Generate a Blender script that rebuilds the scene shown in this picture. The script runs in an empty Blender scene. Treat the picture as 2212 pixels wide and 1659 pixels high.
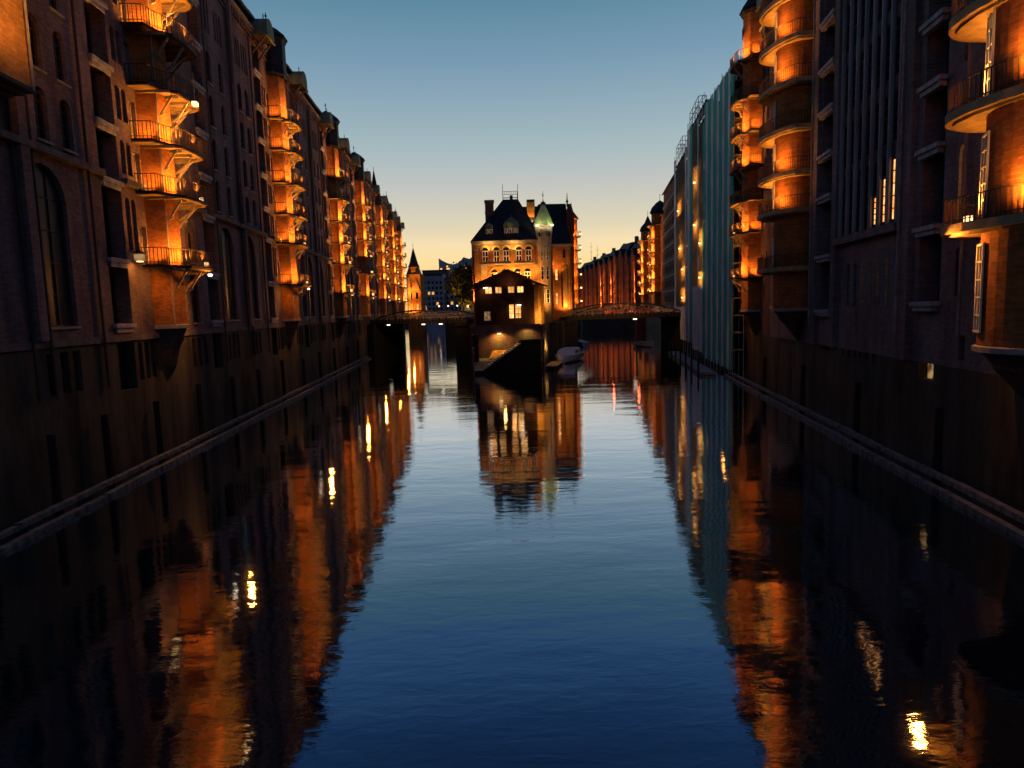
import bpy, math, random
from mathutils import Vector, Matrix
random.seed(7)
PI = math.pi
sc = bpy.context.scene
C = sc.collection

# ------------------------------------------------------------------ camera
CAM_H = 8.5
PITCH, ROLL = math.atan(162 / 1450), 0.03
cam = bpy.data.cameras.new('camera')
cam.sensor_width = 36
cam.lens = 36 * 1450 / 2212
cam.clip_start, cam.clip_end = 0.1, 6000
camo = bpy.data.objects.new('camera', cam)
C.objects.link(camo)
F_ = Vector((0, math.cos(PITCH), -math.sin(PITCH)))
R_ = Vector((1, 0, 0))
U_ = R_.cross(F_)
R2 = R_ * math.cos(ROLL) - U_ * math.sin(ROLL)
U2 = U_ * math.cos(ROLL) + R_ * math.sin(ROLL)
mw = Matrix((R2, U2, -F_)).transposed().to_4x4()
mw.translation = Vector((0, 0, CAM_H))
camo.matrix_world = mw
sc.camera = camo

# ------------------------------------------------------------------ sky
w = bpy.data.worlds.new('World')
sc.world = w
w.use_nodes = True
nt = w.node_tree
nt.nodes.clear()
N = nt.nodes.new
L = nt.links.new
tc = N('ShaderNodeTexCoord')
sep = N('ShaderNodeSeparateXYZ')
L(tc.outputs['Generated'], sep.inputs[0])
ramp = N('ShaderNodeValToRGB')
ramp.color_ramp.interpolation = 'LINEAR'
def s2l(c):
    return tuple((v / 255 / 12.92 if v / 255 <= .04045 else ((v / 255 + .055) / 1.055) ** 2.4) for v in c)
stops = [(0.00, (255, 196, 112)), (0.035, (254, 210, 134)), (0.075, (254, 224, 162)), (0.095, (248, 224, 178)), (0.118, (226, 213, 181)), (0.14, (212, 207, 187)),
         (0.178, (192, 195, 192)), (0.22, (168, 187, 191)), (0.275, (145, 171, 185)), (0.33, (121, 155, 178)), (0.40, (92, 136, 160)), (0.46, (74, 124, 176)), (0.54, (50, 93, 150)), (0.62, (38, 74, 120)), (0.75, (28, 56, 94)), (1.0, (22, 44, 78))]
el = ramp.color_ramp.elements
el[0].position, el[0].color = stops[0][0], (*s2l(stops[0][1]), 1)
el[1].position, el[1].color = stops[-1][0], (*s2l(stops[-1][1]), 1)
for p, c in stops[1:-1]:
    e = el.new(p)
    e.color = (*s2l(c), 1)
L(sep.outputs['Z'], ramp.inputs[0])
# the dusk side opposite to the sunset: duller and bluer
ramp2 = N('ShaderNodeValToRGB')
e2 = ramp2.color_ramp.elements
e2[0].position, e2[0].color = 0.0, (*s2l((96, 104, 128)), 1)
e2[1].position, e2[1].color = 1.0, (*s2l((26, 50, 88)), 1)
em = e2.new(0.35)
em.color = (*s2l((72, 98, 132)), 1)
L(sep.outputs['Z'], ramp2.inputs[0])
mr = N('ShaderNodeMapRange')
mr.inputs['From Min'].default_value = -0.35
mr.inputs['From Max'].default_value = 0.75
mr.interpolation_type = 'SMOOTHSTEP'
L(sep.outputs['Y'], mr.inputs['Value'])
mx = N('ShaderNodeMix')
mx.data_type = 'RGBA'
L(mr.outputs[0], mx.inputs['Factor'])
L(ramp2.outputs[0], mx.inputs['A'])
L(ramp.outputs[0], mx.inputs['B'])
bg = N('ShaderNodeBackground')
bg.inputs['Strength'].default_value = 1.0
L(mx.outputs['Result'], bg.inputs[0])
wo = N('ShaderNodeOutputWorld')
L(bg.outputs[0], wo.inputs[0])

sc.view_settings.view_transform = 'Standard'
sc.view_settings.look = 'None'
sc.view_settings.exposure = 0
sc.view_settings.gamma = 1
sc.render.engine = 'CYCLES'
cy = sc.cycles
cy.max_bounces = 5
cy.diffuse_bounces = 2
cy.glossy_bounces = 3
cy.sample_clamp_indirect = 2.5
cy.sample_clamp_direct = 0
cy.use_denoising = True
cy.blur_glossy = 0.3
cy.caustics_reflective = False
cy.caustics_refractive = False
LAMP = 6.6          # overall strength of the orange lamps

# ------------------------------------------------------------------ materials
M = {}
def mat(name, col, rough=.8, metal=0, spec=.08, var=0.0, scale=1.0, streak=False, bump=0.0, col2=None, bricks=False):
    m = bpy.data.materials.new(name)
    m.use_nodes = True
    t = m.node_tree
    b = t.nodes['Principled BSDF']
    b.inputs['Base Color'].default_value = (*col, 1)
    b.inputs['Roughness'].default_value = rough
    b.inputs['Metallic'].default_value = metal
    b.inputs['Specular IOR Level'].default_value = spec
    if var:
        g = t.nodes.new('ShaderNodeNewGeometry')
        mp = t.nodes.new('ShaderNodeMapping')
        mp.inputs['Scale'].default_value = (scale, scale, scale * (.22 if streak else 1))
        t.links.new(g.outputs['Position'], mp.inputs[0])
        n = t.nodes.new('ShaderNodeTexNoise')
        n.inputs['Scale'].default_value = 1
        n.inputs['Detail'].default_value = 9
        n.inputs['Roughness'].default_value = .68
        t.links.new(mp.outputs[0], n.inputs['Vector'])
        r = t.nodes.new('ShaderNodeValToRGB')
        c2 = col2 or tuple(v * 1.5 for v in col)
        r.color_ramp.elements[0].position = .32
        r.color_ramp.elements[1].position = .70
        r.color_ramp.elements[0].color = (*[v * (1 - var) for v in col], 1)
        r.color_ramp.elements[1].color = (*c2, 1)
        t.links.new(n.outputs[0], r.inputs[0])
        src = r.outputs[0]
        if bricks:
            bt = t.nodes.new('ShaderNodeTexBrick')
            cx = t.nodes.new('ShaderNodeSeparateXYZ')
            t.links.new(g.outputs['Position'], cx.inputs[0])
            ad = t.nodes.new('ShaderNodeMath')
            ad.operation = 'ADD'
            t.links.new(cx.outputs[0], ad.inputs[0])
            t.links.new(cx.outputs[1], ad.inputs[1])
            cc = t.nodes.new('ShaderNodeCombineXYZ')
            t.links.new(ad.outputs[0], cc.inputs[0])
            t.links.new(cx.outputs[2], cc.inputs[1])
            t.links.new(cc.outputs[0], bt.inputs['Vector'])
            bt.inputs['Scale'].default_value = 1
            bt.inputs['Brick Width'].default_value = .3
            bt.inputs['Row Height'].default_value = .1
            bt.inputs['Mortar Size'].default_value = .008
            bt.inputs['Color1'].default_value = (.78, .75, .75, 1)
            bt.inputs['Color2'].default_value = (1.24, 1.2, 1.16, 1)
            bt.inputs['Mortar'].default_value = (.8, .8, .8, 1)
            mm = t.nodes.new('ShaderNodeMix')
            mm.data_type = 'RGBA'
            mm.blend_type = 'MULTIPLY'
            mm.inputs['Factor'].default_value = 1
            t.links.new(src, mm.inputs['A'])
            t.links.new(bt.outputs['Color'], mm.inputs['B'])
            src = mm.outputs['Result']
        t.links.new(src, b.inputs['Base Color'])
        if bump:
            bp = t.nodes.new('ShaderNodeBump')
            bp.inputs['Strength'].default_value = bump
            bp.inputs['Distance'].default_value = .05
            n2 = t.nodes.new('ShaderNodeTexNoise')
            n2.inputs['Scale'].default_value = 6
            n2.inputs['Detail'].default_value = 4
            t.links.new(g.outputs['Position'], n2.inputs['Vector'])
            t.links.new(n2.outputs[0], bp.inputs['Height'])
            t.links.new(bp.outputs[0], b.inputs['Normal'])
    M[name] = m
    return m
def emis(name, col, strength, col2=None, scale=3.0):
    m = mat(name, (.1, .08, .05), .5)
    b = m.node_tree.nodes['Principled BSDF']
    b.inputs['Emission Color'].default_value = (*col, 1)
    b.inputs['Emission Strength'].default_value = strength
    if col2:
        t = m.node_tree
        g = t.nodes.new('ShaderNodeNewGeometry')
        n = t.nodes.new('ShaderNodeTexNoise')
        n.inputs['Scale'].default_value = scale
        n.inputs['Detail'].default_value = 3
        r = t.nodes.new('ShaderNodeValToRGB')
        r.color_ramp.elements[0].position = .4
        r.color_ramp.elements[1].position = .62
        r.color_ramp.elements[0].color = (*col2, 1)
        r.color_ramp.elements[1].color = (*col, 1)
        t.links.new(g.outputs['Position'], n.inputs['Vector'])
        t.links.new(n.outputs[0], r.inputs[0])
        t.links.new(r.outputs[0], b.inputs['Emission Color'])
    return m
mat('brick', (.19, .135, .132), .88, var=.45, scale=.55, streak=True, bump=.35, bricks=True)
mat('brick_red', (.21, .075, .045), .88, var=.4, scale=.6, streak=True, bump=.35, bricks=True)
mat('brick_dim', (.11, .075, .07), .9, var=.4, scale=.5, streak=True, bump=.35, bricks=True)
mat('brick_grey', (.17, .150, .147), .88, var=.4, scale=.5, streak=True, bump=.35, bricks=True)
mat('brick_tower', (.32, .125, .036), .85, var=.3, scale=1.3, bump=.3, bricks=True)
mat('brick_yellow', (.36, .20, .065), .85, var=.35, scale=.9, bump=.3, bricks=True)
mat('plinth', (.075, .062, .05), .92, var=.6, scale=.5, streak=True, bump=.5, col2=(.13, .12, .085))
mat('stone', (.30, .27, .23), .8, var=.35, scale=1.5)
mat('sill_stone', (.36, .35, .34), .8, var=.35, scale=2.5)
mat('slate', (.022, .025, .034), .55, var=.4, scale=2)
mat('string_stone', (.15, .13, .12), .85, var=.4, scale=1.5)
mat('turret_stone', (.30, .20, .11), .85, var=.35, scale=1.2)
mat('spire_copper', (.32, .44, .22), .6, var=.3, scale=1.5)
mat('mould_stone', (.5, .36, .18), .8, var=.2, scale=2)
mat('brick_dark', (.05, .028, .022), .9, var=.4, scale=.6, streak=True, bump=.35, bricks=True)
mat('door_cream', (.7, .52, .28), .7, var=.2, scale=3)
mat('rail_metal', (.085, .06, .04), .6, .1)
mat('fin_stone', (.27, .26, .26), .85, var=.3, scale=1, streak=True)
mat('copper', (.16, .20, .14), .7, var=.4, scale=1.2, streak=True, col2=(.30, .34, .22))
mat('iron', (.035, .032, .03), .6, .3)
mat('paint_metal', (.26, .21, .15), .55, .1, var=.3, scale=3)
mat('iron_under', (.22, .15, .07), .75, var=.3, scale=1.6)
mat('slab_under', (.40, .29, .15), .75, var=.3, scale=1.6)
mat('door_dark', (.012, .012, .016), .5)
mat('door_pale', (.40, .33, .21), .6, var=.25, scale=3)
mat('frame_pale', (.62, .58, .50), .6)
mat('frame_dark', (.06, .045, .045), .6)
mat('glass', (.006, .007, .010), .08, spec=.6)
mat('glass_violet', (.018, .013, .018), .45, spec=.2)
emis('glass_lit', (1.0, .50, .13), 1.25, (.6, .19, .03), 1.6)
emis('glass_warm', (1.0, .54, .17), 1.9, (1.0, .28, .05), 2.4)
emis('glass_faint', (.75, .42, .16), .55, (.10, .05, .02), 2.0)
emis('bulb', (1.0, .60, .24), 3.0)
emis('bulb_white', (1.0, .80, .55), 3.5)
emis('rear_light', (1.0, .05, .03), 2.5)
mat('timber', (.10, .09, .08), .85, var=.5, scale=2, bump=.4)
mat('timber_worn', (.20, .20, .19), .8, var=.75, scale=2.6, bump=.4)
mat('post', (.028, .025, .022), .85, var=.5, scale=3, bump=.5)
mat('concrete', (.26, .25, .24), .85, var=.4, scale=.8, streak=True)
mat('net_green', (.09, .58, .44), 1, var=.3, scale=.9, streak=True, col2=(.15, .64, .50))
mat('net_grey', (.74, .76, .73), 1, var=.25, scale=1.1, streak=True)
mat('scaffold_metal', (.38, .38, .34), .4, .7)
mat('plank', (.26, .22, .15), .8, var=.4, scale=3)
mat('pale_render', (.13, .085, .085), .85, var=.3, scale=.5)
mat('boat_white', (.85, .85, .88), .35)
mat('boat_cover', (.66, .66, .72), .6)
mat('boat_dark', (.03, .035, .05), .4)
mat('car_red', (.35, .02, .02), .35, spec=.6)
mat('car_white', (.7, .7, .68), .35, spec=.6)
mat('rubber', (.02, .02, .02), .9)
mat('ground', (.06, .055, .05), .9, var=.4, scale=.2)
mat('asphalt', (.05, .05, .05), .9)
mat('bark', (.05, .035, .02), .9)
mat('leaf', (.07, .06, .015), .8, var=.5, scale=1.2, col2=(.16, .13, .03))
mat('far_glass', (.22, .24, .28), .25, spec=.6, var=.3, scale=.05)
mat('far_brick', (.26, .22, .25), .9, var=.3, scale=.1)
mat('person_dark', (.02, .02, .025), .9)

def net(name, tl, clear, tf=.12):
    m = M[name]
    t = m.node_tree
    b = t.nodes['Principled BSDF']
    out_ = t.nodes['Material Output']
    tr = t.nodes.new('ShaderNodeBsdfTranslucent')
    tr.inputs[0].default_value = (*tl, 1)
    ms_ = t.nodes.new('ShaderNodeMixShader')
    ms_.inputs[0].default_value = tf
    t.links.new(b.outputs[0], ms_.inputs[1])
    t.links.new(tr.outputs[0], ms_.inputs[2])
    last = ms_
    if clear:
        tp = t.nodes.new('ShaderNodeBsdfTransparent')
        mx_ = t.nodes.new('ShaderNodeMixShader')
        mx_.inputs[0].default_value = clear
        t.links.new(ms_.outputs[0], mx_.inputs[1])
        t.links.new(tp.outputs[0], mx_.inputs[2])
        last = mx_
    t.links.new(last.outputs[0], out_.inputs[0])
mat('net_thin', (.22, .19, .13), 1, var=.6, scale=2.6, col2=(.34, .30, .2))
net('net_green', (.05, .35, .2), 0)
net('net_grey', (.35, .36, .30), 0)
net('net_thin', (.70, .60, .36), 0, .5)

# water
m = bpy.data.materials.new('water')
m.use_nodes = True
M['water'] = m
t = m.node_tree
t.nodes.clear()
g = t.nodes.new('ShaderNodeNewGeometry')
def wnoise(sx, sy, det, strength_dist, prev=None, dist=.02, rough=.5):
    mp = t.nodes.new('ShaderNodeMapping')
    mp.inputs['Scale'].default_value = (sx, sy, 1)
    mp.inputs['Rotation'].default_value = (0, 0, random.uniform(-.12, .12))
    t.links.new(g.outputs['Position'], mp.inputs[0])
    n = t.nodes.new('ShaderNodeTexNoise')
    n.inputs['Scale'].default_value = 1
    n.inputs['Detail'].default_value = det
    n.inputs['Roughness'].default_value = rough
    n.inputs['Distortion'].default_value = .4
    t.links.new(mp.outputs[0], n.inputs['Vector'])
    bp = t.nodes.new('ShaderNodeBump')
    bp.inputs['Strength'].default_value = strength_dist
    bp.inputs['Distance'].default_value = dist
    t.links.new(n.outputs[0], bp.inputs['Height'])
    if prev:
        t.links.new(prev, bp.inputs['Normal'])
    return bp.outputs[0]
b1 = wnoise(.13, .36, 2, 1.0, None, .03)
b2 = wnoise(1.0, 2.6, 4, 1.0, b1, .0058, .55)
gl = t.nodes.new('ShaderNodeBsdfGlossy')
gl.inputs['Roughness'].default_value = .035
gl.inputs['Color'].default_value = (.88, .91, 1.0, 1)
t.links.new(b2, gl.inputs['Normal'])
df = t.nodes.new('ShaderNodeBsdfDiffuse')
df.inputs['Color'].default_value = (.006, .010, .014, 1)
fr = t.nodes.new('ShaderNodeFresnel')
fr.inputs['IOR'].default_value = 1.6
t.links.new(b2, fr.inputs['Normal'])
ms = t.nodes.new('ShaderNodeMixShader')
fm = t.nodes.new('ShaderNodeMath')
fm.operation = 'MULTIPLY'
fm.use_clamp = True
fm.inputs[1].default_value = 2.6
t.links.new(fr.outputs[0], fm.inputs[0])
t.links.new(fm.outputs[0], ms.inputs[0])
t.links.new(df.outputs[0], ms.inputs[1])
t.links.new(gl.outputs[0], ms.inputs[2])
o = t.nodes.new('ShaderNodeOutputMaterial')
t.links.new(ms.outputs[0], o.inputs[0])

# ------------------------------------------------------------------ mesh helpers
class MB:
    """collects faces; sg flips the local y so that 'out' always points to the canal"""
    def __init__(s, sg=1):
        s.v, s.f, s.mi, s.sg, s.ms = [], [], [], sg, []
    def _m(s, m):
        if m not in s.ms:
            s.ms.append(m)
        return s.ms.index(m)
    def face(s, pts, m=None):
        k = len(s.v)
        s.v += [(p[0], p[1] * s.sg, p[2]) for p in pts]
        idx = list(range(k, k + len(pts)))
        if s.sg > 0:
            idx.reverse()
        s.f.append(idx)
        s.mi.append(s._m(m))
    def box(s, x0, x1, y0, y1, z0, z1, m=None):
        p = [(x0, y0, z0), (x1, y0, z0), (x1, y1, z0), (x0, y1, z0), (x0, y0, z1), (x1, y0, z1), (x1, y1, z1), (x0, y1, z1)]
        s.hexa(p, m)
    def hexa(s, p, m=None):
        k = len(s.v)
        s.v += [(q[0], q[1] * s.sg, q[2]) for q in p]
        mi = s._m(m)
        for f in ((0, 3, 2, 1), (4, 5, 6, 7), (0, 1, 5, 4), (1, 2, 6, 5), (2, 3, 7, 6), (3, 0, 4, 7)):
            s.f.append([k + i for i in (f if s.sg > 0 else f[::-1])])
            s.mi.append(mi)
    def bar(s, a, b, r=.04, m=None, n=4, r2=None):
        a, b = Vector(a), Vector(b)
        d = b - a
        if d.length < 1e-6:
            return
        d.normalize()
        u = d.cross(Vector((0, 0, 1)) if abs(d.z) < .9 else Vector((1, 0, 0))).normalized()
        v = d.cross(u)
        r2 = r if r2 is None else r2
        k = len(s.v)
        mi = s._m(m)
        for q, rr in ((a, r), (b, r2)):
            for i in range(n):
                an = 2 * PI * (i + .5) / n
                p = q + u * math.cos(an) * rr + v * math.sin(an) * rr
                s.v.append((p.x, p.y * s.sg, p.z))
        for i in range(n):
            j = (i + 1) % n
            s.f.append([k + i, k + j, k + n + j, k + n + i])
            s.mi.append(mi)
        s.f.append([k + i for i in range(n)][::-1])
        s.f.append([k + n + i for i in range(n)])
        s.mi += [mi, mi]
    def prism(s, poly, z0, z1, m=None, mtop=None):
        n = len(poly)
        k = len(s.v)
        s.v += [(p[0], p[1] * s.sg, z0) for p in poly] + [(p[0], p[1] * s.sg, z1) for p in poly]
        a, b = s._m(m), s._m(mtop or m)
        for i in range(n):
            j = (i + 1) % n
            s.f.append([k + i, k + j, k + n + j, k + n + i])
            s.mi.append(a)
        s.f.append([k + i for i in range(n)][::-1])
        s.f.append([k + n + i for i in range(n)])
        s.mi += [a, b]
    def lathe(s, cx, cy, prof, n=14, a0=0, a1=2 * PI, m=None):
        """prof: (r, z) list; open arcs run from a0 to a1"""
        full = abs(a1 - a0 - 2 * PI) < 1e-4
        cnt = n if full else n + 1
        k = len(s.v)
        mi = s._m(m)
        for r, z in prof:
            for i in range(cnt):
                an = a0 + (a1 - a0) * i / n
                s.v.append((cx + r * math.cos(an), (cy + r * math.sin(an)) * s.sg, z))
        for q in range(len(prof) - 1):
            for i in range(n):
                j = (i + 1) % cnt if full else i + 1
                s.f.append([k + q * cnt + i, k + q * cnt + j, k + (q + 1) * cnt + j, k + (q + 1) * cnt + i])
                s.mi.append(mi)
    def mesh(s, name, default):
        me = bpy.data.meshes.new(name)
        me.from_pydata(s.v, [], s.f)
        for k in s.ms:
            me.materials.append(M[k or default])
        for p, i in zip(me.polygons, s.mi):
            p.material_index = i
        me.update()
        return me
def link(name, me, parent=None, loc=(0, 0, 0), rz=0):
    o = bpy.data.objects.new(name, me)
    C.objects.link(o)
    o.parent = parent
    o.location = loc
    if rz:
        o.rotation_euler = (0, 0, rz)
    return o
def part(name, mb, m, parent, loc=(0, 0, 0)):
    if not mb.f:
        return None
    return link(name, mb.mesh(name, m), parent, loc)
def thing(name, label, cat, loc=(0, 0, 0), rz=0, group=None):
    o = bpy.data.objects.new(name, None)
    o.empty_display_size = .5
    C.objects.link(o)
    o.location = loc
    o.rotation_euler = (0, 0, rz)
    o['label'] = label
    o['category'] = cat
    if group:
        o['group'] = group
    return o
def tag(o, label, cat, group=None):
    o['label'] = label
    o['category'] = cat
    if group:
        o['group'] = group
    return o
def struct(name, mb, m, loc=(0, 0, 0)):
    o = part(name, mb, m, None, loc)
    o['kind'] = 'structure'
    return o
def light(parent, loc, power, col=(1, .35, .05), rad=.12, spot=2.7, aim=(0, 0, 1), name='lamp_light'):
    """shielded flood lamps and added unseen fills: a wide spot aimed at what it lights"""
    li = bpy.data.lights.new(name, 'SPOT')
    li.energy = power * LAMP
    li.color = col
    li.shadow_soft_size = rad
    li.spot_size = spot
    li.spot_blend = .6
    o = bpy.data.objects.new(name, li)
    C.objects.link(o)
    o.parent = parent
    o.location = loc
    o.rotation_euler = Vector(aim).to_track_quat('-Z', 'Y').to_euler()
    return o

# ------------------------------------------------------------------ frames of the two canal walls
YAW = {'L': math.atan((1005 - 1106) / 1450) - .0003, 'R': math.atan((1293 - 1106) / 1450)}
LAT = {'L': 19.0, 'R': 17.3}
def wallpoint(side, s, out=0, z=0):
    y = YAW[side]
    d = Vector((math.sin(y), math.cos(y), 0))
    n = Vector((math.cos(y), -math.sin(y), 0)) * (1 if side == 'L' else -1)
    p = d * s - n * (LAT[side] - out)
    p.z = z
    return p
def wallframe(side):
    return (-1 if side == 'L' else 1), PI / 2 - YAW[side]

# ------------------------------------------------------------------ building kit
def facade(mb, x0, x1, z0, z1, ops, m=None):
    """wall face at out=0 with recessed openings (xa, xb, za, zb, depth, arch, backing)"""
    xs, zs = {x0, x1}, {z0, z1}
    for o_ in ops:
        xs |= {o_[0], o_[1]}
        zs |= {o_[2], o_[3]}
    xs = sorted(v for v in xs if x0 <= v <= x1)
    zs = sorted(v for v in zs if z0 <= v <= z1)
    for i in range(len(xs) - 1):
        cx = (xs[i] + xs[i + 1]) / 2
        j = 0
        run = None
        for j in range(len(zs) - 1):
            cz = (zs[j] + zs[j + 1]) / 2
            hole = any(o_[0] < cx < o_[1] and o_[2] < cz < o_[3] for o_ in ops)
            if hole:
                if run is not None:
                    mb.face([(xs[i], 0, run), (xs[i + 1], 0, run), (xs[i + 1], 0, zs[j]), (xs[i], 0, zs[j])], m)
                    run = None
            elif run is None:
                run = zs[j]
        if run is not None:
            mb.face([(xs[i], 0, run), (xs[i + 1], 0, run), (xs[i + 1], 0, zs[-1]), (xs[i], 0, zs[-1])], m)
    for xa, xb, za, zb, d, arch, backing in ops:
        zt = zb
        if arch:
            r = (xb - xa) / 2
            h = min(r, arch) if arch is not True else r
            cx, zc = (xa + xb) / 2, zb - h
            n = 8
            pts = [(cx - r * math.cos(PI * k / n), zc + h * math.sin(PI * k / n)) for k in range(n + 1)]
            mb.face([(xa, 0, zb)] + [(p[0], 0, p[1]) for p in pts[n // 2::-1]], m)
            mb.face([(xb, 0, zb)] + [(p[0], 0, p[1]) for p in pts[n // 2:]], m)
            for k in range(n):
                a, b = pts[k], pts[k + 1]
                mb.face([(a[0], 0, a[1]), (b[0], 0, b[1]), (b[0], -d, b[1]), (a[0], -d, a[1])], m)
            zt = zc
        else:
            mb.face([(xa, 0, zb), (xb, 0, zb), (xb, -d, zb), (xa, -d, zb)], m)
        mb.face([(xa, 0, za), (xa, 0, zt), (xa, -d, zt), (xa, -d, za)], m)
        mb.face([(xb, 0, za), (xb, -d, za), (xb, -d, zt), (xb, 0, zt)], m)
        mb.face([(xa, 0, za), (xa, -d, za), (xb, -d, za), (xb, 0, za)], m)
        if backing:
            mb.face([(xa, -d, za), (xb, -d, za), (xb, -d, zb), (xa, -d, zb)], backing)
wcache = {}
def window(parent, sg, x, z, wd, h, depth=.25, glass='glass', frame='frame_dark', nx=1, nz=2, split=True, sill=True, bar=.03):
    """a window set depth behind the wall face: frame with bars, pane behind it, sill"""
    key = (sg, round(wd, 2), round(h, 2), glass, frame, nx, nz, split, sill, bar)
    if key not in wcache:
        f = MB(sg)
        t_ = min(.09, wd * .12) if bar < .05 else .12
        f.box(-wd / 2, -wd / 2 + t_, 0, .07, 0, h)
        f.box(wd / 2 - t_, wd / 2, 0, .07, 0, h)
        f.box(-wd / 2 + t_, wd / 2 - t_, 0, .07, 0, t_)
        f.box(-wd / 2 + t_, wd / 2 - t_, 0, .07, h - t_, h)
        for i in range(1, nx + 1):
            c = -wd / 2 + wd * i / (nx + 1)
            f.box(c - bar, c + bar, .012, .06, t_, h - t_)
        for i in range(1, nz + 1):
            c = h * i / (nz + 1)
            f.box(-wd / 2 + t_, wd / 2 - t_, .006, .052, c - bar, c + bar)
        if sill:
            f.box(-wd / 2 - .1, wd / 2 + .1, .26, .36, -.12, -.004, 'stone')
        p = MB(sg) if split else f
        p.face([(-wd / 2, .003, 0), (wd / 2, .003, 0), (wd / 2, .003, h), (-wd / 2, .003, h)], glass)
        wcache[key] = (f.mesh('window', frame), p.mesh('pane', glass) if split else None)
    fm, pm = wcache[key]
    o = link('window', fm, parent, (x, -depth * sg, z))
    if pm:
        link('pane', pm, o)
    return o

def balcony_outline(kind, sc_=1.0):
    if kind == 'iron':
        pts = [(-3.0, 0), (-3.0, 1.5), (-1.5, 2.0), (-.8, 2.75), (1.1, 3.0), (2.8, 3.0)]
        c, r, a0, a1 = (2.8, 1.4), 1.6, 80, -20
    else:
        pts = [(-3.4, 0), (-3.4, 1.7), (-2.4, 2.5), (-.6, 3.3), (1.2, 3.75)]
        c, r, a0, a1 = (2.4, 1.25), 2.55, 85, -25
    for k in range(9):
        a = math.radians(a0 + (a1 - a0) * k / 8)
        pts.append((c[0] + r * math.cos(a), max(0, c[1] + r * math.sin(a))))
    if pts[-1][1] > 0:
        pts.append((pts[-1][0] - .1, 0))
    return [(p[0] * sc_, p[1] * sc_) for p in pts]
bcache = {}
def rail(mb, pts, z, h=1.0, gap=.22, m=None, r=.022):
    for k in range(len(pts) - 1):
        a, b = Vector((*pts[k], z)), Vector((*pts[k + 1], z))
        ln = (b - a).length
        if ln < .05:
            continue
        mb.bar(a + Vector((0, 0, h)), b + Vector((0, 0, h)), .035, m)
        mb.bar(a + Vector((0, 0, .15)), b + Vector((0, 0, .15)), .025, m)
        n = max(1, int(ln / gap))
        for i in range(n):
            p = a + (b - a) * i / n
            big = i == 0 and k % 3 == 0
            mb.box(p.x - (r if not big else .04), p.x + (r if not big else .04), p.y - r, p.y + r, z, z + h * (1.0 if not big else 1.08), m)
def balcony(parent, sg, u, z, kind='iron', lit=True, lamp_end=False, sc_=1.0, near=True, power=1.0, chairs=False):
    key = (sg, kind, sc_, near)
    out = balcony_outline(kind, sc_)
    if key not in bcache:
        th = .14 if kind == 'iron' else .34
        sl = MB(sg)
        sl.prism(out, -th, 0, 'slab_under' if kind != 'iron' else 'iron')
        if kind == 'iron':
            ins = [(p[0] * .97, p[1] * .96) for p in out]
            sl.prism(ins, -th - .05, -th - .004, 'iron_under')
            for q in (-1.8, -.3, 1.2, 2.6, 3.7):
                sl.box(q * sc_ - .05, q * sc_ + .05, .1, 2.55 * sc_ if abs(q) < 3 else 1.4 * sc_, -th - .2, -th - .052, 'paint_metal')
        else:
            ins = [(p[0] * .93, p[1] * .93) for p in out]
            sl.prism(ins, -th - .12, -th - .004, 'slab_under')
        ra = MB(sg)
        edge = [(p[0] * .98, p[1] * .97) for p in out]
        rail(ra, edge, 0, gap=.2 if near else .45, r=.02 if near else .03)
        brs = []
        for q, o_ in (((-1.2, 1.5), 1.0), ((.7, 1.85), 1.0), ((2.6, .1), 2.2), ((3.9, .1), 1.4)):
            br = MB(sg)
            brs.append(br)
            br.bar((q[0] * sc_, q[1] * sc_, -1.5), (q[0] * sc_, (q[1] + o_) * sc_, -th - .2), .075)
            br.bar((q[0] * sc_, q[1] * sc_, -1.5), (q[0] * sc_, (q[1] + .3) * sc_, -1.38), .06)
        bcache[key] = (sl.mesh('balcony', 'iron'), ra.mesh('railing', 'rail_metal'), [q.mesh('bracket', 'paint_metal') for q in brs])
    sm, rm, bm_ = bcache[key]
    o = link('balcony', sm, parent, (u, 0, z))
    link('railing', rm, o)
    if kind == 'iron':
        for q in bm_:
            link('bracket', q, o)
    if lit:
        k = .55 if kind != 'iron' else 1
        if kind != 'iron':
            light(o, (-1.5, sg * 3.15 * sc_, .75), 70 * power, rad=.3, aim=(.2, -sg, .5))
            light(o, (1.6, sg * 3.1 * sc_, .75), 70 * power, rad=.3, aim=(-.5, -sg, .6))
            light(o, (3.2, sg * 1.4 * sc_, .4), 70 * power, rad=.2, aim=(-1, -.2 * sg, .9))
        elif near:
            light(o, (-.9 * sc_, sg * 2.6 * sc_, .5), 100 * power, rad=.2, aim=(0, -sg, .75))
            light(o, (.9 * sc_, sg * 2.85 * sc_, .5), 100 * power, rad=.2, aim=(0, -sg, .75))
            light(o, (-2.2 * sc_, sg * 1.1, .35), 32 * power, rad=.1, aim=(0, -sg, 1.4))
            light(o, (2.8 * sc_, sg * 1.7 * sc_, .35), 80 * power, rad=.1, aim=(-.6, -sg, 1.4))
        else:
            light(o, (-1.0, sg * 2.7 * sc_, .5), 210 * power, rad=.25, aim=(0, -sg, .75))
            light(o, (1.0, sg * 2.95 * sc_, .5), 210 * power, rad=.25, aim=(0, -sg, .75))
    if lamp_end:
        lm = MB(sg)
        k_ = 1 if near else 1.7
        lm.box(-.16 * k_, .16 * k_, -.1 * k_, .1 * k_, -.12 * k_, .12 * k_, 'bulb')
        lm.box(-.2 * k_, .2 * k_, -.14 * k_, .14 * k_, .124 * k_, .2 * k_, 'iron')
        link('lamp', lm.mesh('lamp', 'bulb'), o, (3.9 * sc_, sg * 2.15 * sc_, .35))
    return o

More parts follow.
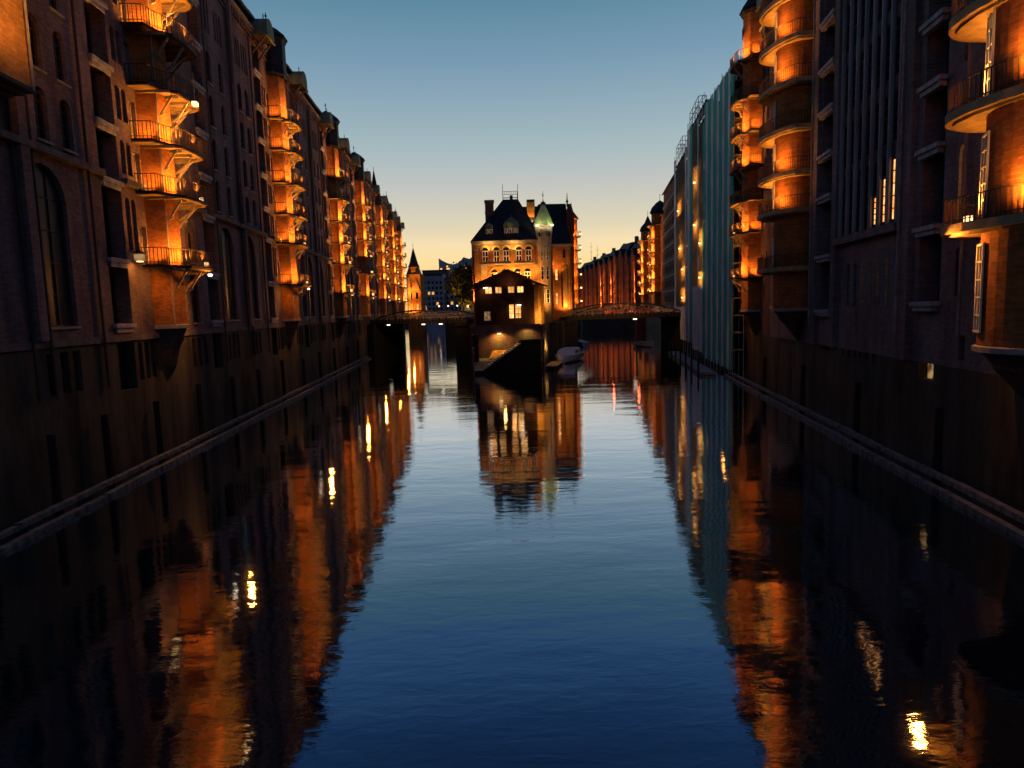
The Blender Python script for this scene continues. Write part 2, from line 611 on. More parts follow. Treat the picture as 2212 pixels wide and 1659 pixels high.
def tower(parent, sg, u, r, z0, z1, m='brick_tower', windows=(), pipe=True, corbel=3.0, seg=4):
    """half round stair tower standing out of the wall, on a tapering corbel"""
    mb = MB(sg)
    mb.lathe(u, .0, [(r, z0), (r, z1)], seg, 0, PI)
    mb.lathe(u, .0, [(r + .14, z0 + .02), (r + .14, z0 + .22), (r + .003, z0 + .26)], seg, 0, PI, 'stone')
    mb.face([(u - r - .14, 0.02, z0 + .02)] + [(u + (r + .14) * math.cos(PI - PI * k / seg), (r + .14) * math.sin(PI * k / seg), z0 + .02) for k in range(1, seg + 1)], 'stone')
    if corbel:
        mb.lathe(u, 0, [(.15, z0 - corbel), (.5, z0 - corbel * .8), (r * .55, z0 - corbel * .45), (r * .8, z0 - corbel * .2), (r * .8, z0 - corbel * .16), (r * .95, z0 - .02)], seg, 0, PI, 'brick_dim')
    o = part('stair_tower', mb, m, parent)
    if pipe:
        p = MB(sg)
        a = math.radians(135)
        p.bar((u + (r + .09) * math.cos(a), (r + .09) * math.sin(a), z0 + .3), (u + (r + .09) * math.cos(a), (r + .09) * math.sin(a), z1 - .4), .05, None, 6)
        part('drainpipe', p, 'stone', o)
    return o
def tower_cap(parent, sg, u, r, z0, z1, zp, m='slate', body='slate', copper=False):
    mb = MB(sg)
    mb.lathe(u, -.1, [(r, z0), (r * 1.07, z0 + .25), (r * 1.02, z0 + .3), (r * 1.02, z1 - .5), (r * 1.12, z1 - .2), (r * 1.12, z1)], 8, PI / 8, 2 * PI + PI / 8, body)
    mb.lathe(u, -.1, [(r * 1.2, z1 - .02), (r * 1.2, z1 + .1), (r * .7, z1 + (zp - z1) * .55), (.05, zp)], 8, PI / 8, 2 * PI + PI / 8, m)
    mb.bar((u, -.1, zp - .1), (u, -.1, zp + 1.1), .05)
    mb.bar((u, -.1, zp + .7), (u, -.1, zp + .85), .13)
    return part('tower_cap', mb, m, parent)
def hood(parent, sg, u, z, wd=2.6, out=2.0):
    mb = MB(sg)
    n = 8
    prof = [(wd / 2 * math.cos(PI * k / n), .7 + 1.05 * math.sin(PI * k / n)) for k in range(n + 1)]
    prof = [(wd / 2, 0)] + prof + [(-wd / 2, 0)]
    for k in range(len(prof) - 1):
        a, b = prof[k], prof[k + 1]
        mb.face([(u + a[0], -1.5, z + a[1]), (u + b[0], -1.5, z + b[1]), (u + b[0], out, z + b[1]), (u + a[0], out, z + a[1])])
    mb.face([(u + p[0], out, z + p[1]) for p in prof])
    mb.face([(u - wd / 2, -1.5, z), (u + wd / 2, -1.5, z), (u + wd / 2, out, z), (u - wd / 2, out, z)], 'iron')
    mb.box(u - wd / 2 - .08, u + wd / 2 + .08, out - .1, out + .08, z - .15, z - .004, 'copper')
    mb.bar((u, out - .6, z + 1.7), (u, out - .6, z + 2.3), .06)
    for q in (-1, 1):
        mb.bar((u + q * wd * .4, .05, z - 1.6), (u + q * wd * .4, out - .3, z - .1), .1, 'brick')
    return part('hoist_hood', mb, 'copper', parent)
def dbox(parent, sg, name, m, *a):
    mb = MB(sg)
    mb.box(*a)
    return part(name, mb, m, parent)
def loading_bay(parent, sg, xa, xb, levels, ztop, depth=.9, ext=.42):
    """doors at the back of the recess and a stone ledge at each storey"""
    d = MB(sg)
    wd = xb - xa
    for k, z in enumerate(levels):
        zt = levels[k + 1] if k + 1 < len(levels) else ztop
        o = MB(sg)
        h = zt - z - .35
        o.box(-wd / 2 + .12, wd / 2 - .12, 0, .06, .16, h)
        o.box(-wd / 2, -wd / 2 + .118, 0, .12, .16, h + .1, 'frame_dark')
        o.box(wd / 2 - .118, wd / 2, 0, .12, .16, h + .1, 'frame_dark')
        o.box(-.02, .02, .062, .1, .2, h - .05, 'frame_dark')
        ob = part('loading_door', o, 'door_dark', parent, ((xa + xb) / 2, -depth * sg, z))
        s_ = MB(sg)
        s_.hexa([(-wd / 2 - .06, .0, -.04), (wd / 2 + .06, .0, -.04), (wd / 2 + .06, depth + ext, -.1), (-wd / 2 - .06, depth + ext, -.1),
                 (-wd / 2 - .06, .0, .14), (wd / 2 + .06, .0, .14), (wd / 2 + .06, depth + ext, .14), (-wd / 2 - .06, depth + ext, .14)])
        s_.box(-wd / 2 + .1, wd / 2 - .1, depth + .02, depth + ext - .1, -.36, -.104)
        part('loading_ledge', s_, 'sill_stone', parent, ((xa + xb) / 2, -depth * sg, z))

def frieze(parent, sg, x0, x1, z, m='brick', step=.6):
    mb = MB(sg)
    mb.box(x0, x1, .002, .28, z + .5, z + .75)
    mb.box(x0, x1, .002, .4, z + .754, z + .95, 'stone')
    mb.box(x0, x1, .002, .14, z - .35, z - .2)
    n = int((x1 - x0) / step)
    for k in range(n):
        x = x0 + (k + .5) * (x1 - x0) / n
        mb.box(x - .14, x + .14, .002, .2, z, z + .496)
    return part('cornice', mb, m, parent)
def roof(parent, sg, x0, x1, z, d=14, h=4.5, m='slate'):
    mb = MB(sg)
    mb.hexa([(x0, -d, z - .5), (x1, -d, z - .5), (x1, .25, z), (x0, .25, z), (x0, -d, z + h), (x1, -d, z + h), (x1, -2.6, z + h), (x0, -2.6, z + h)])
    mb.box(x0, x1, .26, .45, z - .12, z + .1, 'iron')
    o = part('roof', mb, m, parent)
    return o
def block(mb, x0, x1, z1, d=14):
    """the rest of the building's body behind the front"""
    mb.face([(x0, 0, 0), (x0, -d, 0), (x0, -d, z1), (x0, 0, z1)])
    mb.face([(x1, 0, 0), (x1, 0, z1), (x1, -d, z1), (x1, -d, 0)])
    mb.face([(x0, -d, 0), (x1, -d, 0), (x1, -d, z1), (x0, -d, z1)])
    mb.face([(x0, 0, z1), (x0, -d, z1), (x1, -d, z1), (x1, 0, z1)])

LV = [11.8, 16.1, 19.1, 22.3, 25.6, 28.7, 31.9]     # storey levels on the left bank
WROWS = [(16.9, 2.4), (20.1, 2.4), (23.4, 2.4), (26.7, 2.4)]
def left_warehouse(i, s0, u0, u1, label, dark=(), lamps=(), near=True, cap=True, eave=36.4, top=37.0, peak=38.5, hoods=True,
                   has_tower=True, power=1.0, r=1.4, first=False, narrow_spire=False):
    """one warehouse; local x=0 is the centre line of its stair tower, u0..u1 its extent along the canal"""
    sg, rz = wallframe('L')
    p0 = wallpoint('L', s0)
    b = thing('warehouse', label, 'warehouse', p0, rz, 'brick warehouses along the left bank')
    sp = near
    ops = []
    bays = []
    def in_(x):
        return u0 + .4 < x < u1 - .4
    wins = []
    base = 7.7
    # window columns: (centre, width, rows)
    for cx in (-11.0, -9.0, 11.6, 14.3):
        if in_(cx):
            wins += [(cx, .95, z, h, .5, 'glass', 1, 3) for z, h in WROWS]
            for q in (-.62, 0, .62):
                wins.append((cx + q, .42, 30.6, 2.4, .21, 'glass', 0, 2))
    for cx in (-3.55, -2.85, 4.6, 6.0):
        if in_(cx):
            wins += [(cx, .5, z + .75, 1.9 if z > 12 else 3.0, .25, 'glass', 0, 3) for z in LV[:6]]
    
    for cx in (5.3,):
        wins.append((cx, 1.3, 8.2, 6.5, .65, 'glass_violet', 1, 5))
    arches = [a for a in ((-11.4, 3.3), (12.7, 3.2), (-16.9, 0)) if a[1] and in_(a[0])]
    for cx in (-14.2,):
        pass
    for cx, wd in arches:
        wins.append((cx, wd, 8.3, 7.5, wd / 2, 'glass_violet', 2, 4))
    for cx0 in (-11.2, 12.7, 5.4):
        for q in (-1.05, 0, 1.05):
            if in_(cx0 + q):
                wins.append((cx0 + q, .62, 5.1, 2.0, 0, 'glass', 0, 1))
    for q in (-3.6, -2.8, -2.0):
        wins.append((q, .5, 5.0, 2.2, 0, 'glass', 0, 1))
    niches = [n for n in ((-6.3, -4.2), (7.9, 10.0)) if u0 < n[0] and n[1] < u1]
    for cx, wd, z, h, ar, gl_, nx, nz in wins:
        ops.append((cx - wd / 2, cx + wd / 2, z, z + h, .25, ar, None))
    for xa, xb in niches:
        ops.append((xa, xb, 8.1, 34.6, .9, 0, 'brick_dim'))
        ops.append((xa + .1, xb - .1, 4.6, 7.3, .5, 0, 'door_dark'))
    if has_tower:
        for z in LV[:6]:
            ops.append((-2.25, -1.55, z + .02, z + 2.3, .3, 0, None))
            ops.append((1.9, 2.6, z + .02, z + 2.2, .3, .3, None))
    wl = MB(sg)
    facade(wl, u0, u1, base, 35.6, [o_ for o_ in ops if o_[2] >= base])
    block(wl, u0, u1, 35.6)
    part('wall', wl, 'brick', b)
    pl = MB(sg)
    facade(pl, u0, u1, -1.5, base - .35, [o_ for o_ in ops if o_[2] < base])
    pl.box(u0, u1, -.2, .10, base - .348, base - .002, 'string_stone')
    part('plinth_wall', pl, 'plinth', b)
    for cx, wd, z, h, ar, gl_, nx, nz in wins:
        window(b, sg, cx, z, wd, h, .25, gl_, 'frame_dark', nx, nz, split=sp and wd > .8, sill=wd > .8 and z > 8)
    if has_tower:
        for k, z in enumerate(LV[:6]):
            window(b, sg, -1.9, z + .02, .7, 2.28, .3, 'door_pale', 'door_pale', 1, 3, split=False, sill=False).name = 'balcony_door'
            window(b, sg, 2.25, z + .02, .7, 2.18, .3, 'door_pale', 'frame_pale', 0, 2, split=False, sill=False).name = 'balcony_door'
    for xa, xb in niches:
        loading_bay(b, sg, xa, xb, [8.2] + LV[:7], 34.4, ext=.2)
    # pilasters, string course, pipes
    for x in (-15.6, -13.3 - .0, 17.0):
        if u0 - .1 <= x - .3 and x + .3 <= u1 + .1 and x != -15.6:
            dbox(b, sg, 'pilaster', 'brick', x - .3, x + .3, .002, .32, base, 35.3)
    segs = [(u0, -6.4), (-4.1, -r - .15 if has_tower else 7.8), (r + .15 if has_tower else -5, 7.8), (10.1, u1)]
    for a, c in segs:
        if c > a:
            dbox(b, sg, 'string_course', 'string_stone', a, c, .002, .38, 16.2, 16.5)
    for x in (-7.7, 10.5, 16.4, -12.3):
        if u0 + .2 < x < u1:
            pp = MB(sg)
            pp.bar((x, .14, 5), (x, .14, 34.5), .07, None, 6)
            part('drainpipe', pp, 'frame_dark', b)
    frieze(b, sg, u0, u1, 34.6)
    roof(b, sg, u0, u1, eave)
    if hoods:
        for xa, xb in niches:
            hood(b, sg, (xa + xb) / 2, 35.0, 2.5, 1.6)
            d_ = MB(sg)
            d_.box((xa + xb) / 2 - 1.25, (xa + xb) / 2 + 1.25, -2.5, .04, 35.6, 37.2)
            part('dormer_wall', d_, 'brick', b)
    if has_tower:
        ztw = 33.0
        tower(b, sg, 0, r, 7.9, ztw)
        if cap:
            if narrow_spire:
                cp = MB(sg)
                cp.lathe(0, -.1, [(r * 1.05, ztw), (r * 1.15, ztw + .4), (r * 1.15, ztw + 1.0), (r * .7, ztw + 2.6), (.1, top + 2.2)], 8, PI / 8, 2 * PI + PI / 8)
                cp.bar((0, -.1, top + 2), (0, -.1, top + 3.2), .06)
                part('tower_spire', cp, 'slate', b)
            else:
                tower_cap(b, sg, 0, r * 1.22, ztw, top, peak)
        for k, z in enumerate(LV[:6]):
            balcony(b, sg, 0, z, 'iron', lit=k not in dark, lamp_end=k in lamps, near=near, power=power, sc_=.8)
        # lamp that lights the tower foot
        light(b, (2.6, sg * 3.2, 10.8), 130 * power, rad=.15, aim=(-1, -sg, -.5))
        if near:
            light(b, (-2.6, sg * 1.6, 10.8), 14 * power, rad=.1, aim=(.2, -sg, -.7))
        fl = MB(sg)
        fl.box(-.14, .14, -.1, .1, -.08, .08, 'bulb_white')
        fl.bar((-.5, 0, .1), (0, 0, .1), .04, 'iron')
        part('flood_lamp', fl, 'bulb_white', b, (3.75, sg * 1.7, 11.45))
    return b

# ------------------------------------------------------------------ setting: water, ground
mb = MB()
mb.face([(-1500, -300, 0), (-1500, 3000, 0), (1500, 3000, 0), (1500, -300, 0)])
struct('water', mb, 'water')
mb = MB()
pL0, pL1 = wallpoint('L', -60, -12), wallpoint('L', 330, -12)
mb.prism([(pL0.x, pL0.y), (pL1.x, pL1.y), (pL1.x - 400, pL1.y), (pL0.x - 400, pL0.y)], -1, 7.2)
struct('ground', mb, 'ground')
mb = MB()
pR0, pR1 = wallpoint('R', -60, -12), wallpoint('R', 250, -12)
mb.prism([(pR0.x, pR0.y), (pR0.x + 400, pR0.y), (pR1.x + 400, pR1.y), (pR1.x, pR1.y)], -1, 7.2)
struct('ground', mb, 'ground')
mb = MB()
mb.prism([(-1500, 455), (1500, 455), (1500, 3000), (-1500, 3000)], -1, 7.0)
struct('ground', mb, 'ground')
mb = MB()
ISL = [(-4.9, 89.3), (3.9, 91.8), (6.3, 107), (9.3, 118), (13.6, 140), (19, 180), (19, 260), (-7, 260), (-7.0, 126), (-6.5, 108)]
TERR = [(-5.3, 96.4), (4.6, 96.4), (6.3, 107), (9.3, 118), (13.6, 140), (19, 180), (19, 260), (-7, 260), (-7.0, 126), (-6.5, 108)]
mb.prism(TERR, -1, 6.1)
struct('quay', mb, 'plinth')
mb = MB()
mb.prism([(28, 262), (60, 245), (120, 255), (120, 460), (25, 460)], -1, 7.2)
struct('ground', mb, 'ground')

# ------------------------------------------------------------------ left bank warehouses
left_warehouse(0, 14.6, -9.4, 17.2, 'nearest brick warehouse, cut by the left edge, with an orange lit bay high up', dark=(0, 1, 2, 3, 4, 5), near=True)
left_warehouse(1, 44.6, -12.8, 17.2, 'brick warehouse with the nearest complete lit balcony tower on the left bank', dark=(3,), lamps=(0, 1, 3), power=1.0)
left_warehouse(2, 74.6, -12.8, 17.6, 'left bank warehouse with a dark capped tower beside a pale hoist hood', lamps=(0, 1), power=1.0)
left_warehouse(3, 105, -12.8, 12.5, 'third lit tower warehouse along the left bank, one tower storey unlit', dark=(4,), lamps=(0, 1, 2), near=False, power=.85)
left_warehouse(4, 131, -13.5, 14.5, 'left bank warehouse just before the left bridge, pointed dark tower cap', dark=(1,), lamps=(0, 1, 2, 3), near=False, power=.85)
left_warehouse(5, 160, -14.5, 12.5, 'left bank warehouse with a steep spire, just beyond the left bridge', lamps=(0, 1, 2, 3, 4), near=False, narrow_spire=True, top=38.6, power=.85)
left_warehouse(6, 186, -13.5, 12, 'second spired warehouse beyond the left bridge', lamps=(0, 1, 2, 3, 4), near=False, narrow_spire=True, top=37.6, power=.85)
left_warehouse(7, 210, -12, 13, 'last and farthest lit warehouse of the left bank row', lamps=(0, 1, 2, 3, 4), near=False, narrow_spire=True, top=37.0, power=.85)

# orange lit bay on the nearest warehouse
sg, rz = wallframe('L')
oriel = thing('oriel_bay', 'orange lit square bay with a curved dark underside at the upper left corner', 'bay', wallpoint('L', 27.6, 0, 0), rz)
mb = MB(sg)
mb.box(-2.2, 2.2, .01, 1.9, 18.0, 27.5)
part('wall', mb, 'brick_yellow', oriel)
mb = MB(sg)
for k in range(5):
    mb.box(-2.3 + k * .28, 2.3 - k * .28, .012, 2.0 - k * .3, 17.96 - .16 * (k + 1), 17.955 - .16 * k)
part('underside', mb, 'iron', oriel)
mb = MB(sg)
mb.bar((2.1, 2.0, 17.9), (2.1, 2.0, 27.4), .06, None, 6)
part('drainpipe', mb, 'stone', oriel)
light(oriel, (.2, sg * 4.6, 20.5), 75, rad=.2, aim=(0, -sg, .5))

# ------------------------------------------------------------------ timber fenders with posts
def fender(side, s0, s1, lat_out, posts, label):
    sg, rz = wallframe(side)
    b = thing('timber_fender', label, 'fender', wallpoint(side, 0), rz)
    s = s0
    while s < s1:
        ln = random.uniform(5.5, 8)
        e = min(s + ln, s1)
        for z, o_, hh in ((.42, lat_out, .11), (.05, lat_out + .55, .14)):
            mb = MB(sg)
            j = random.uniform(-.06, .06)
            mb.hexa([(s, o_ - .16 + j, z - hh), (e - .12, o_ - .16, z - hh), (e - .12, o_ + .16, z - hh), (s, o_ + .16 + j, z - hh),
                     (s, o_ - .16 + j, z + hh), (e - .12, o_ - .16, z + hh + j), (e - .12, o_ + .16, z + hh + j), (s, o_ + .16 + j, z + hh)])
            part('beam', mb, 'timber_worn', b)
        s = e
    for p in posts:
        mb = MB(sg)
        tilt = random.uniform(-.12, .12)
        mb.bar((p, lat_out - .45, -1.5), (p + tilt, lat_out - .5, 3.7 + random.uniform(-.4, .3)), .2, None, 8, .17)
        part('post', mb, 'post', b)
fender('L', 14, 128, .9, [20, 26.5, 31, 35.6, 41.5, 48, 55, 62, 70, 79, 88, 98, 109, 120], 'worn pale timber fender beams with dark posts along the left wall')
fender('R', 10, 80, 2.1, [14, 19.5, 25.2, 33, 43, 54, 66], 'worn timber fender beams with dark posts along the right wall')

# ------------------------------------------------------------------ right bank
def right_building(s0, u0, u1, label, name='warehouse', group='brick warehouses along the right bank'):
    sg, rz = wallframe('R')
    return thing(name, label, 'warehouse', wallpoint('R', s0), rz, group), sg
def simple_front(b, sg, u0, u1, ops, wins, m='brick_grey', z1=36.5, base=5.0, depth_body=14, pl='plinth', nosill=False):
    wl = MB(sg)
    allops = ops + [(x - wd / 2, x + wd / 2, z, z + h, .25, ar, None) for x, wd, z, h, ar, *_ in wins]
    facade(wl, u0, u1, base, z1, [o_ for o_ in allops if o_[2] >= base])
    block(wl, u0, u1, z1, depth_body)
    part('wall', wl, m, b)
    pm = MB(sg)
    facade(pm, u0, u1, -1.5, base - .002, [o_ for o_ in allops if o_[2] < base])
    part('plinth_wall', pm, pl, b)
    for x, wd, z, h, ar, gl_, fr_, nx, nz in wins:
        window(b, sg, x, z, wd, h, .25, gl_, fr_, nx, nz, split=wd > .8, sill=(not nosill and wd > .8))
# -- nearest, with fins and the large round tower
b, sg = right_building(0, 8, 57.6, 'dark ribbed warehouse with a large lit round tower cut by the right edge')
ops, wins = [], []
for xa, xb, lv in ((36.9, 39.2, [8.1, 12.0, 16.0, 19.2, 22.3, 25.5, 28.7]), (52.6, 55.6, [7.6, 11.7, 16.1, 19.2, 22.4, 25.5, 28.8])):
    ops.append((xa, xb, lv[0], 34, 1.1, 0, 'brick_dim'))
    ops.append((xa + .3, xb - .3, 4.1 if xa < 40 else 4.6, 7.2, .5, 0, 'glass_faint' if xa < 40 else 'door_dark'))
for k in range(6):
    wins.append((44.9 + k * 1.05, .42, 4.5, 1.75, 0, 'glass', 'frame_dark', 0, 1))
finx = [42.0 + k * 1.32 for k in range(8)]
for k in range(7):
    xm = finx[k] + .66
    ops.append((xm - .46, xm + .46, 12.9, 35, .1, 0, None))
for k in range(6):
    wins.append((43.3 + k * 1.25, .45, 8.0, 2.9, .22, 'glass_faint' if k < 4 else 'glass', 'frame_dark', 0, 3))
for z in (8.5, 16.2, 19.4, 22.5, 25.6):
    wins.append((35.2, .55, z, 2.3, .2, 'glass_lit' if z == 0 else 'glass', 'frame_dark', 0, 3))
wins.append((35.2, .62, 12.0, 3.6, .3, 'glass_warm', 'frame_dark', 0, 4))
wins.append((34.6 - .0, .5, 8.6 - 3.2, 1.2, 0, 'glass', 'frame_dark', 0, 0))
wins = [q for q in wins if q[2] > 5.2 or q[2] < 5.0]
simple_front(b, sg, 8, 57.6, ops, wins, 'brick_grey')
for k in range(7):
    xm = finx[k] + .66
    for z, h in ((13.0, 3.4), (17.2, 3.2), (21.2, 3.2), (25.2, 3.2), (29.4, 3.2)):
        lit = z == 13.0 and k in (0, 1, 2)
        if lit:
            h = (3.6, 2.7, 1.8)[k]
            window(b, sg, xm, z + h + .004, .92, 3.9 - h, .1, 'glass', 'frame_dark', 0, 1, split=True, sill=False)
        window(b, sg, xm, z, .92, h, .1, 'glass_warm' if lit else 'glass', 'frame_dark', 0 if not lit else 1, 4, split=True, sill=False)
    for z in (17.0 - .1, 20.45, 24.45, 28.45):
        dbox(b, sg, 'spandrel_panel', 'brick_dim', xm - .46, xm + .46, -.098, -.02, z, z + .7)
for x in finx:
    mb = MB(sg)
    mb.box(x - .19, x + .19, .002, .11, 12.8, 35)
    mb.box(x - .1, x + .1, .112, .16, 12.8, 35)
    part('fin', mb, 'fin_stone', b)
dbox(b, sg, 'string_course', 'brick_grey', 41.4, 51.8, .002, .42, 12.3, 12.796)
for x in (40.4, 51.95, 56.3):
    dbox(b, sg, 'pilaster', 'brick_grey', x - .45, x + .45, .002, .3, 5.0, 35)
for x in (41.0, 56.9, 34.2):
    mb = MB(sg)
    mb.bar((x, .38, 6.5), (x, .38, 34), .075, None, 6)
    part('drainpipe', mb, 'stone', b)
loading_bay(b, sg, 36.9, 39.2, [8.1, 12.0, 16.0, 19.2, 22.3, 25.5, 28.7], 34, 1.1)
loading_bay(b, sg, 52.6, 55.6, [7.6, 11.7, 16.1, 19.2, 22.4, 25.5, 28.8], 34, 1.1)
tower(b, sg, 27.5, 2.7, 6.3, 36, corbel=3.2, seg=20, pipe=False)
frieze(b, sg, 8, 57.6, 35.2, 'brick_grey')
roof(b, sg, 8, 57.6, 37.0)
R1LV = [11.3, 15.7, 19.3, 22.6, 25.9]
for k, z in enumerate(R1LV):
    balcony(b, sg, 27.3, z, 'slab', lit=k in (0, 1, 2), lamp_end=k == 0, sc_=.88, power=1.0)
light(b, (29.6, 3.6 * sg, 10.6), 80, rad=.2, aim=(-1, -sg * .8, -.6))
def curved_window(parent, sg, u, r, ang, z, wd, h, glass, frame, name='window', nz=4):
    o = window(parent, sg, 0, 0, wd, h, 0, glass, frame, 1, nz, split=True, sill=False)
    a = math.radians(ang)
    o.location = (u + (r + .012) * math.cos(a), sg * (r + .012) * math.sin(a), z)
    o.rotation_euler = (0, 0, sg * (a - PI / 2))
    return o
for z, g_ in ((7.0, 'door_pale'), (12.0 - .6, 'door_pale'), (15.8, 'glass_faint'), (19.4, 'glass_faint')):
    curved_window(b, sg, 27.5, 2.7, 74, z + .05, .95, 3.1 if z > 8 else 3.4, g_, 'frame_pale')
# -- second: round tower with slab balconies
b, sg = right_building(59.9, 57.6, 70.6, 'warehouse with a round tower and smooth curved slab balconies on the right bank')
ops, wins = [], []
for z in (12.2, 16.2, 19.2, 22.6, 26.6, 29.8):
    wins.append((3.6, .7, z + .05, 2.4, .3, 'glass', 'frame_pale', 0, 3))
    wins.append((5.6, .7, z + .3, 2.1, .3, 'glass', 'frame_dark', 0, 3))
    wins.append((-1.9 - .25 + .0, .3, z + .1, 2.0, 0, 'door_pale', 'frame_pale', 0, 2)) if False else None
for q in range(5):
    wins.append((2.5 + q * 1.0, .42, 4.6, 1.6, 0, 'glass', 'frame_dark', 0, 1))
ops.append((7.2, 9.3, 7.9, 34, .9, 0, 'brick_dim'))
for z in (11.0,):
    pass
simple_front(b, sg, -2.296, 10.7, ops, wins, 'brick_grey')
loading_bay(b, sg, 7.2, 9.3, [7.9, 11.8, 16, 19.1, 22.4, 25.6, 28.9], 34)
tower(b, sg, .8, 2.2, 7.6, 37.5, corbel=2.6, seg=20, pipe=False)
tower_cap(b, sg, .8, 2.35, 37.5, 39.2, 41.5)
R2LV = [11.3, 16.0, 19.0, 22.5, 26.1, 29.5, 32.8]
for k, z in enumerate(R2LV):
    balcony(b, sg, .8, z, 'slab', lit=k in (1, 2, 4, 5, 6), sc_=.82, power=.8)
for z in R2LV:
    curved_window(b, sg, .8, 2.2, 86, z + .06, .75, 2.5, 'door_pale', 'frame_pale', nz=3)
hood(b, sg, 8.2, 35.8, 2.6, 1.9)
dbox(b, sg, 'dormer_wall', 'brick_dim', 6.9, 9.5, -3, .03, 36.4, 38.6)
frieze(b, sg, -2.296, 10.7, 35.2, 'brick_grey')
roof(b, sg, -2.296, 10.7, 37.0)
# -- third: narrow tower with iron balconies
b, sg = right_building(76.5, 70.6, 79.8, 'narrow warehouse whose lit iron balcony tower stands beside the green tarpaulin')
ops, wins = [], []
R3LV = [11.1, 15.9, 19.2, 22.7, 26.2, 29.7, 33.6]
for z in R3LV[:6]:
    ops.append((-2.45, -1.8, z + .02, z + 2.3, .3, 0, 'door_pale'))
    wins.append((-4.0, .6, z + .5, 2.0, .3, 'glass', 'frame_dark', 0, 3))
    wins.append((2.75, .6, z + .1, 2.2, .3, 'glass_faint', 'frame_pale', 0, 3))
for z in (7.6,):
    wins.append((2.75, .8, z, 2.6, .3, 'glass_lit', 'frame_dark', 1, 3))
    wins.append((-2.6, .7, z, 2.6, .3, 'glass_lit', 'frame_dark', 1, 3))
simple_front(b, sg, -5.896, 3.4, ops, wins, 'brick_dim')
tower(b, sg, 0, 1.65, 7.4, 38.3, corbel=2.6, pipe=False)
tower_cap(b, sg, 0, 1.8, 38.3, 38.6, 41.0)
vt = MB(sg)
for q in (55, 75, 95):
    a = math.radians(q)
    c_, s_ = math.cos(a), math.sin(a)
    vt.hexa([(1.66 * c_ - .13, 1.66 * s_, 36.0), (1.66 * c_ + .13, 1.66 * s_, 36.0), (1.7 * c_ + .13, 1.7 * s_ + .01, 36.0), (1.7 * c_ - .13, 1.7 * s_ + .01, 36.0),
             (1.66 * c_ - .13, 1.66 * s_, 37.0), (1.66 * c_ + .13, 1.66 * s_, 37.0), (1.7 * c_ + .13, 1.7 * s_ + .01, 37.0), (1.7 * c_ - .13, 1.7 * s_ + .01, 37.0)])
part('vent', vt, 'door_dark', b)
for k, z in enumerate(R3LV):
    balcony(b, sg, 0, z, 'iron', lit=k in (0, 1, 3, 4, 6), lamp_end=k in (0, 1), power=1.0, sc_=.84)
light(b, (1.5, sg * 3.1, 10.2), 70, rad=.15, aim=(-.4, -sg, -.7))
frieze(b, sg, -5.896, 3.4, 35.2, 'brick_dim')
roof(b, sg, -5.896, 3.4, 37.0)

# -- buildings behind the scaffolds
def plain_building(s0, u1, label, lit=(), m='brick_dim', z1=35.5, tower_at=None, roofh=4.5, cols=None):
    b, sg = right_building(s0, 0, u1, label)
    wins = []
    x = 1.6
    while x < u1 - 1:
        for k, z in enumerate((8.2, 12.2, 16.2, 19.5, 22.8, 26.1, 29.4)):
            g_ = 'glass_lit' if (round(x), k) in lit or (k in lit) else 'glass'
            wins.append((x, 1.0, z, 2.5, .5, g_, 'frame_pale', 1, 3))
        x += 2.7
    simple_front(b, sg, 0, u1, [], wins, m, z1)
    frieze(b, sg, 0, u1, z1 - 1.2, m)
    roof(b, sg, 0, u1, z1, h=roofh)
    return b, sg
plain_building(79.9, 20.5, 'warehouse hidden behind the striped green and grey scaffold netting')
bq, sg = plain_building(100.5, 19.3, 'warehouse with orange lit windows seen through the nearer open scaffold', lit=(1, 2, 4), z1=36)
bq2, sg = plain_building(119.9, 18.9, 'warehouse with lit windows behind the farther scaffold near the right bridge', lit=(1, 2, 3, 5), z1=34)
# pale ribbed building beyond
b, sg = right_building(138.9, 0, 40, 'plain pale brick block with banded storeys beyond the right scaffolds')
wins = []
for q in range(9):
    for z in (9, 12.5, 16, 19.5, 23, 26.5, 30):
        wins.append((2.5 + q * 4.2, 2.4, z, 1.7, 0, 'glass', 'frame_dark', 2, 1))
simple_front(b, sg, 0, 40, [], wins, 'pale_render', 36)
mb = MB(sg)
for z in (11.4, 14.9, 18.4, 21.9, 25.4, 28.9, 32.4):
    mb.box(0, 40, .002, .25, z, z + .5)
part('band', mb, 'stone', b)
roof(b, sg, 0, 40, 36.2, h=1.0)

